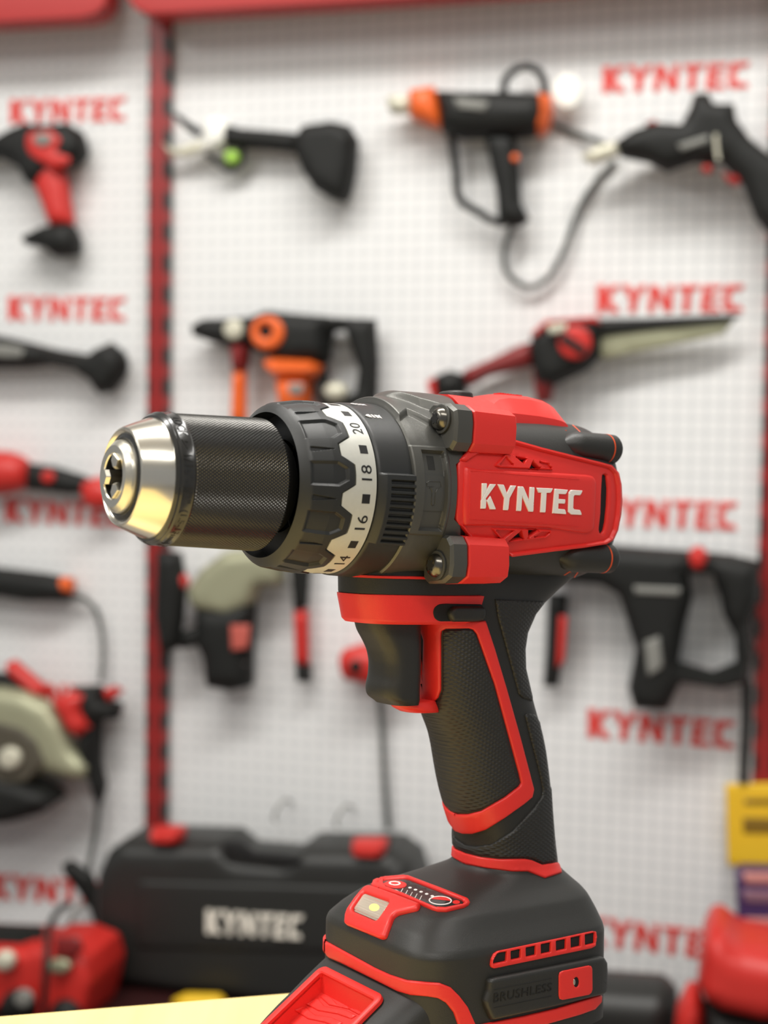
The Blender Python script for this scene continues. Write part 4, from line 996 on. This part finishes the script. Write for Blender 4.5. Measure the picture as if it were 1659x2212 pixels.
build_tool('rotary_hammer', 'rotary hammer with an orange dial and orange band on its black body', 'rotary hammer', (620, 750), [
    ('front_chuck', [(414, 706), (440, 690), (500, 688), (556, 684), (556, 744), (500, 752), (444, 734), (420, 726)], 42, 52, T_BLK, {'bw': 24}),
    ('body', [(530, 690), (580, 672), (640, 678), (712, 684), (712, 778), (620, 782), (560, 762), (530, 742)], 42, 74, T_BLK), ('rear_handle', [(694, 684), (812, 690), (818, 780), (814, 890), (700, 890), (684, 860), (690, 760)], 36, 48, T_BLK, {'holes': [[(722, 716), (748, 714), (762, 760), (776, 800), (770, 846), (742, 858), (712, 830), (704, 790)]], 'bw': 16}),
    ('mode_dial', circ(578, 719, 37), 80, 14, T_ORG, {'holes': [circ(574, 716, 15)]}), ('orange_band', [(572, 778), (600, 772), (680, 778), (700, 790), (692, 816), (600, 818), (584, 802)], 44, 82, T_ORG),
    ('motor', [(600, 816), (674, 816), (668, 890), (608, 890)], 42, 66, T_ORG), ('motor_label', [(622, 828), (656, 828), (654, 852), (624, 852)], 76, 4, T_GRY), ('alloy_knob', circ(505, 712, 22), 70, 12, T_CRM), ('handle_cap', circ(726, 846, 26, .8), 54, 30, T_CRM),
    ('side_handle_clamp', [(500, 742), (540, 744), (534, 802), (504, 802)], 46, 50, T_DRD), ('side_handle', [(504, 800), (532, 800), (532, 915), (500, 915)], 46, 34, T_ORG, {'bw': 16})])
build_tool('mini_chainsaw', 'red and black mini chainsaw with a pale guide bar pointing right', 'chainsaw', (1230, 760), [
    ('bar_cover', [(1286, 690), (1400, 688), (1586, 680), (1602, 684), (1562, 698), (1400, 714), (1290, 728)], 40, 20, T_BLK), ('guide_bar', [(1288, 724), (1400, 712), (1560, 695), (1588, 690), (1562, 722), (1500, 736), (1400, 756), (1300, 776), (1286, 758)], 36, 10, T_KHA, {'bw': 3}),
    ('body', [(1150, 716), (1200, 692), (1240, 690), (1300, 700), (1298, 770), (1268, 800), (1200, 832), (1160, 826), (1146, 760)], 40, 70, T_BLK), ('top_cover', [(1146, 724), (1180, 692), (1290, 684), (1298, 702), (1204, 704), (1164, 744)], 44, 80, T_RED),
    ('sprocket_cover', circ(1242, 740, 37), 78, 14, T_RED), ('cover_slot', [(1218, 718), (1268, 752), (1258, 768), (1206, 736)], 86, 6, T_BLK), ('badge', [(1182, 702), (1224, 698), (1222, 716), (1186, 722)], 86, 5, T_CRM), ('handle', [(1000, 802), (1060, 776), (1120, 746), (1152, 738), (1156, 790), (1110, 802), (1060, 812), (1012, 838)], 36, 44, T_DRD),
    ('battery', [(942, 812), (972, 800), (1002, 808), (1010, 846), (966, 870), (946, 862)], 36, 60, T_BLK), ('battery_cap', [(922, 824), (944, 814), (954, 868), (934, 864)], 36, 58, T_RED), ('hand_guard', [(1150, 798), (1204, 806), (1190, 870), (1160, 872)], 36, 40, T_DRD)])
build_tool('angle_grinder', 'angle grinder with a pale gear head hanging left of the trigger', 'angle grinder', (490, 1330), [
    ('gear_head', [(440, 1228), (490, 1190), (560, 1180), (612, 1188), (612, 1264), (566, 1266), (548, 1310), (500, 1332), (420, 1314), (408, 1272)], 40, 60, T_KHA), ('body', [(428, 1312), (552, 1300), (546, 1400), (546, 1480), (500, 1492), (450, 1482), (444, 1420), (430, 1390)], 40, 70, T_BLK, {'bw': 28}),
    ('label_plate', [(498, 1350), (540, 1350), (536, 1400), (500, 1406)], 76, 5, T_ROSE), ('grey_ring', [(448, 1426), (544, 1420), (544, 1440), (450, 1446)], 40, 74, T_GRY), ('side_handle', [(342, 1190), (390, 1192), (402, 1260), (396, 1340), (386, 1400), (352, 1412), (338, 1330)], 60, 44, T_BLK, {'bw': 18}),
    ('handle_bolt', [(384, 1366), (432, 1350), (440, 1392), (392, 1402)], 50, 30, T_BLK), ('handle_ring', circ(396, 1256, 12, 1.4), 60, 30, T_RED)])
build_tool('long_screwdriver', 'black and red screwdriver handle hanging between grinder and trigger', 'screwdriver', (655, 1400), [
    ('shank', [(626, 1200), (672, 1200), (664, 1312), (636, 1320)], 26, 40, T_BLK), ('grip', [(636, 1318), (666, 1318), (668, 1436), (640, 1436)], 26, 40, T_RED, {'bw': 16}), ('end_cap', [(640, 1436), (672, 1436), (672, 1472), (642, 1472)], 26, 44, T_BLK)])
build_tool('red_battery_lamp', 'small round red tool end showing just left of the trigger', 'tool', (790, 1440), [
    ('body', [(734, 1420), (744, 1402), (780, 1392), (840, 1396), (880, 1410), (880, 1470), (800, 1478), (744, 1466), (736, 1444)], 34, 62, T_RED, {'bw': 24}), ('socket', circ(768, 1440, 14), 66, 6, T_BLK)],
    tubes=[('cord', [(816, 1476), (824, 1560), (830, 1680), (838, 1790)], 16, 4.8, T_CRD)])
build_tool('bar_handle', 'slim black and red handle just right of the large drill grip', 'handle', (1200, 1400), [
    ('core', [(1184, 1280), (1228, 1284), (1218, 1400), (1206, 1482), (1174, 1482), (1180, 1400)], 26, 40, T_BLK, {'bw': 16}), ('inlay', [(1208, 1330), (1226, 1330), (1219, 1430), (1202, 1442)], 44, 10, T_RED)])
build_tool('demolition_hammer', 'large black hammer drill with a red button and open rear handle', 'hammer drill', (1420, 1300), [
    ('body', [(1180, 1178), (1300, 1176), (1400, 1184), (1500, 1190), (1580, 1198), (1640, 1212), (1642, 1290), (1622, 1340), (1628, 1400), (1616, 1472), (1560, 1486), (1470, 1472), (1442, 1532), (1370, 1528), (1358, 1484), (1374, 1400), (1358, 1350), (1338, 1284), (1300, 1262), (1180, 1252)], 46, 84, T_BLK,
     {'holes': [[(1486, 1236), (1540, 1240), (1556, 1290), (1562, 1326), (1588, 1372), (1590, 1430), (1540, 1450), (1466, 1430), (1480, 1350), (1496, 1290)]]}),
    ('label_plate', [(1392, 1386), (1424, 1374), (1432, 1440), (1400, 1462)], 90, 5, T_GRY), ('painted_shine', [(1370, 1266), (1470, 1270), (1466, 1286), (1372, 1282)], 88, 6, T_GRY), ('red_button', circ(1508, 1206, 22, 1.2), 70, 50, T_RED)],  # the grey strip on the body is a highlight put in as a piece
    tubes=[('cord', [(1612, 1470), (1612, 1560), (1608, 1640), (1606, 1690)], 34, 7, T_BLK)])
# ---- cards and small items on the wall
build_tool('yellow_card', 'yellow card with a brown printed bar at the right edge', 'sign', (1620, 1780), [('card', [(1567, 1693), (1720, 1690), (1720, 1872), (1572, 1870)], 31, 8, T_YEL, {'bw': 2}), ('printed_bar', [(1604, 1766), (1720, 1768), (1720, 1802), (1606, 1800)], 35.5, 1.2, T_TAN, {'bw': .5}), ('printed_line', [(1608, 1726), (1720, 1726), (1720, 1738), (1608, 1738)], 35.5, 1.2, T_TAN, {'bw': .5})])
build_tool('navy_carton', 'navy carton with pink and pale stripes below the yellow card', 'box', (1630, 1940), [('carton', [(1588, 1874), (1720, 1876), (1720, 2040), (1594, 2034)], 62, 70, T_NAVY, {'bw': 3}), ('pink_stripe', [(1606, 1884), (1720, 1886), (1720, 1910), (1608, 1908)], 98, 2, T_PNK, {'bw': .5}), ('lilac_stripe', [(1606, 1922), (1720, 1926), (1720, 1952), (1608, 1948)], 98, 2, T_LIL, {'bw': .5}), ('pale_stripe', [(1608, 1982), (1720, 1984), (1720, 2012), (1610, 2010)], 98, 2, T_PNK, {'bw': .5})])
build_tool('white_disc', 'small bright white disc between the heat gun and the red lettering', 'tag', (1228, 200), [('disc', ell(1226, 198, 32, 38, 24), 30, 8, T_WHT, {'bw': 3})])  # plain bright white disc set just off the wall
for i, (x, y, lab) in enumerate(((612, 1750, 'thin wire hook on the bare wall above the tool case centre'), (745, 1762, 'thin wire hook above the right latch of the tool case'))):
    o, org = wthing('wire_hook', lab, 'hook', (x, y), 'empty wire hooks above the tool case')
    tube('wire', [(x+18, y-16), (x+6, y-22), (x-10, y-8), (x-20, y+16), (x-14, y+26)], [1, 30, 60, 60, 60], 2.2, T_GRY, org, o)
# ---- shelf and the things on it
B_SHELF = wp((500, 2128), 100)[1]
V, f = box_faces(-1700, 1500, B_SHELF-30, B_SHELF, 26, 520)
sh_ = wobj('display_shelf', V, f, mat('shelf_dark', (.03, .006, .006), .5), (-100, B_SHELF-30, 0)); props(sh_, 'low dark shelf under the display wall carrying the tool case', 'shelf')
for x in (-1500, 0, 1400):
    V, f = box_faces(x-20, x+20, B_FLOOR, B_SHELF-30, 20, 500); wobj('shelf_support', V, f, T_BLK, (-100, B_SHELF-30, 0), sh_)
def shelf_thing(name, label, cat, at, c, parts, tubes=(), group=None):
    p = wp(at, c); org = (p[0], B_SHELF, c); o = empty(name, mw=wmat(*org)); props(o, label, cat, group)
    for pt in parts:
        nm, poly, cc, T, m = pt[:5]; kw = dict(pt[5]) if len(pt) > 5 else {}
        kw.setdefault('clip', B_SHELF+.5); piece(nm, poly, cc, T, m, org, o, **kw)
    for nm, pts, cc, r, m in tubes: tube(nm, pts, cc, r, m, org, o)
    return o, org
case, corg = shelf_thing('tool_case', 'black plastic tool case with two red latches and pale lettering', 'tool case', (570, 2100), 95, [
    ('shell', [(238, 1900), (244, 1862), (262, 1820), (296, 1796), (500, 1800), (536, 1830), (640, 1838), (676, 1812), (860, 1816), (902, 1846), (918, 1900), (918, 2080), (914, 2200), (244, 2200), (236, 2000)], 98, 140, mat('case_black', (.017, .0175, .016), .45), {'bw': 22, 'flat': .5}),
    ('raised_panel', [(300, 1900), (860, 1918), (862, 2060), (296, 2046)], 166, 12, MATS['case_black'], {'bw': 6}), ('handle_recess', [(478, 1818), (520, 1814), (548, 1838), (640, 1846), (650, 1862), (600, 1866), (488, 1850)], 166, 8, DRK, {'bw': 3}),
    ('latch', [(330, 1786), (396, 1787), (394, 1818), (334, 1816)], 148, 56, T_RED, {'bw': 6}), ('latch', [(764, 1812), (836, 1814), (832, 1848), (768, 1845)], 148, 56, T_RED, {'bw': 6})])
o = wall_brand((446, 2016), (652, 2030), (656, 1978), (446, 1965), 173, 2.5, T_PALE, case, 'brand_lettering', corg); o['label'] = 'pale letters KYNTEC on the case front'
shelf_thing('red_machine', 'low red machine with black wheels beside the tool case', 'machine', (90, 2180), 240, [
    ('body', [(-120, 2016), (60, 2024), (100, 2030), (116, 2020), (170, 2020), (224, 2042), (236, 2090), (226, 2140), (214, 2260), (160, 2260), (130, 2180), (60, 2150), (-120, 2150)], 247, 130, T_RED, {'bw': 10, 'flat': .8}),
    ('top_panel', [(-120, 2004), (60, 2012), (96, 2026), (60, 2034), (-120, 2034)], 240, 120, T_BLK), ('clear_cover', [(120, 2024), (170, 2022), (182, 2050), (160, 2068), (122, 2062)], 318, 8, T_DRD), ('cream_knob', circ(12, 2074, 22), 322, 20, T_CRM), ('grey_knob', ell(128, 2086, 26, 16), 318, 12, T_KHA),
    ('wheel', circ(50, 2168, 42), 300, 60, T_BLK), ('wheel', circ(150, 2184, 36), 300, 60, T_BLK), ('hub', circ(52, 2156, 20), 334, 10, T_GRY), ('skirt', [(-120, 2140), (180, 2150), (176, 2300), (-120, 2300)], 240, 110, T_BLK)], [('cord', [(150, 1952), (124, 1970), (106, 2010), (100, 2080), (96, 2150), (96, 2200)], [200, 240, 300, 340, 340, 330], 5, T_BLK)])  # the cord here is the tall black hose, grouped with the machine
shelf_thing('black_clamp', 'black clamp with thin hoses standing left of the tool case', 'clamp', (190, 2090), 185, [
    ('arm', [(134, 1868), (154, 1856), (200, 1890), (214, 1930), (230, 1974), (233, 2010), (232, 2200), (218, 2200), (214, 2020), (196, 1962), (170, 1922), (142, 1888)], 60, 24, T_BLK)], [
    ('hose', [(196, 1948), (162, 1968), (150, 2010), (150, 2060)], [60, 70, 80, 80], 4, T_GRY), ('hose', [(206, 1950), (222, 1990), (208, 2060)], [60, 70, 80], 4, T_GRY)])
shelf_thing('yellow_block', 'small yellow object lying in front of the tool case', 'block', (410, 2150), 200, [('block', [(374, 2158), (400, 2146), (470, 2148), (486, 2160), (486, 2240), (374, 2240)], 200, 40, T_YEL)])
shelf_thing('red_machine', 'large bright red machine on a black base at the lower right corner', 'machine', (1600, 2150), 250, [
    ('hood', [(1508, 2090), (1518, 2010), (1536, 1978), (1562, 1980), (1600, 2010), (1660, 2022), (1800, 2026), (1800, 2150), (1650, 2168), (1560, 2146), (1520, 2120)], 240, 170, T_RED, {'bw': 26, 'flat': .45}), ('foot', [(1446, 2300), (1462, 2170), (1486, 2124), (1508, 2124), (1524, 2170), (1520, 2300)], 250, 90, T_RED),
    ('base', [(1524, 2138), (1640, 2160), (1800, 2150), (1800, 2330), (1524, 2330)], 235, 150, T_BLK)])
shelf_thing('black_case', 'plain black case behind the foot of the large drill', 'case', (1370, 2180), 140, [('shell', [(1180, 2100), (1430, 2116), (1462, 2140), (1470, 2300), (1180, 2300)], 140, 120, MATS['case_black'], {'bw': 30})])
# ================================================================== TABLE AND ROOM
def tp(q, z=TABLE_Z):
    v = c2w(ray(q)); return CAM+v*(z-CAMZ)/v[2]
WOOD = mat('pale_wood', (.86, .70, .36), .38)
def woodmat():
    m = WOOD; nt = m.node_tree; b = nt.nodes['Principled BSDF']; tc = nt.nodes.new('ShaderNodeTexCoord'); mp = nt.nodes.new('ShaderNodeMapping'); mp.inputs['Scale'].default_value = (60, 2.5, 60)
    n = nt.nodes.new('ShaderNodeTexNoise'); n.inputs['Scale'].default_value = 1.5; n.inputs['Detail'].default_value = 5
    nt.links.new(tc.outputs['Object'], mp.inputs[0]); nt.links.new(mp.outputs[0], n.inputs['Vector'])
    mx = nt.nodes.new('ShaderNodeMixRGB'); mx.inputs[1].default_value = (.80, .59, .22, 1); mx.inputs[2].default_value = (.90, .72, .32, 1)
    nt.links.new(n.outputs['Fac'], mx.inputs[0]); nt.links.new(mx.outputs[0], b.inputs['Base Color'])
woodmat()
c0 = tp((1180, 2102)); l0 = tp((0, 2196)); g0 = tp((1330, 2500))
dL = unit(l0-c0); dG = unit(g0-c0)
P4 = [c0, c0+dL*1.25, c0+dL*1.25+dG*.75, c0+dG*.75]
table = empty('wooden_table', loc=tuple((P4[0]+P4[2])/2*np.array([1, 1, 0]))); props(table, 'pale yellow wooden table carrying the large drill, its far edge at lower left', 'table')
tb_ = np.array(table.location)
V = [tuple(p-tb_) for p in P4]+[tuple(p-tb_-np.array([0, 0, .028])) for p in P4]
mkobj('tabletop', V, [(0, 1, 2, 3), (4, 5, 6, 7), (0, 1, 5, 4), (1, 2, 6, 5), (2, 3, 7, 6), (3, 0, 4, 7)], WOOD, table, smooth=0)
for i in range(4):
    p = P4[i]+(P4[(i+2) % 4]-P4[i])*.07
    V, f = box_faces(p[0]-.02-tb_[0], p[0]+.02-tb_[0], p[1]-.02-tb_[1], p[1]+.02-tb_[1], 0, TABLE_Z-.028); mkobj('leg', V, f, WOOD, table, smooth=0)
V, f = box_faces(-4, 4, -4, 4, -.05, 0); o = mkobj('floor', V, f, mat('floor_grey', (.30, .28, .26), .4, noise=(6, .1)), smooth=0); o['kind'] = 'structure'
V, f = box_faces(-4, 4, -4, 4, 3.1, 3.15); o = mkobj('ceiling', V, f, mat('ceiling_white', (.75, .74, .72), .8), smooth=0); o['kind'] = 'structure'
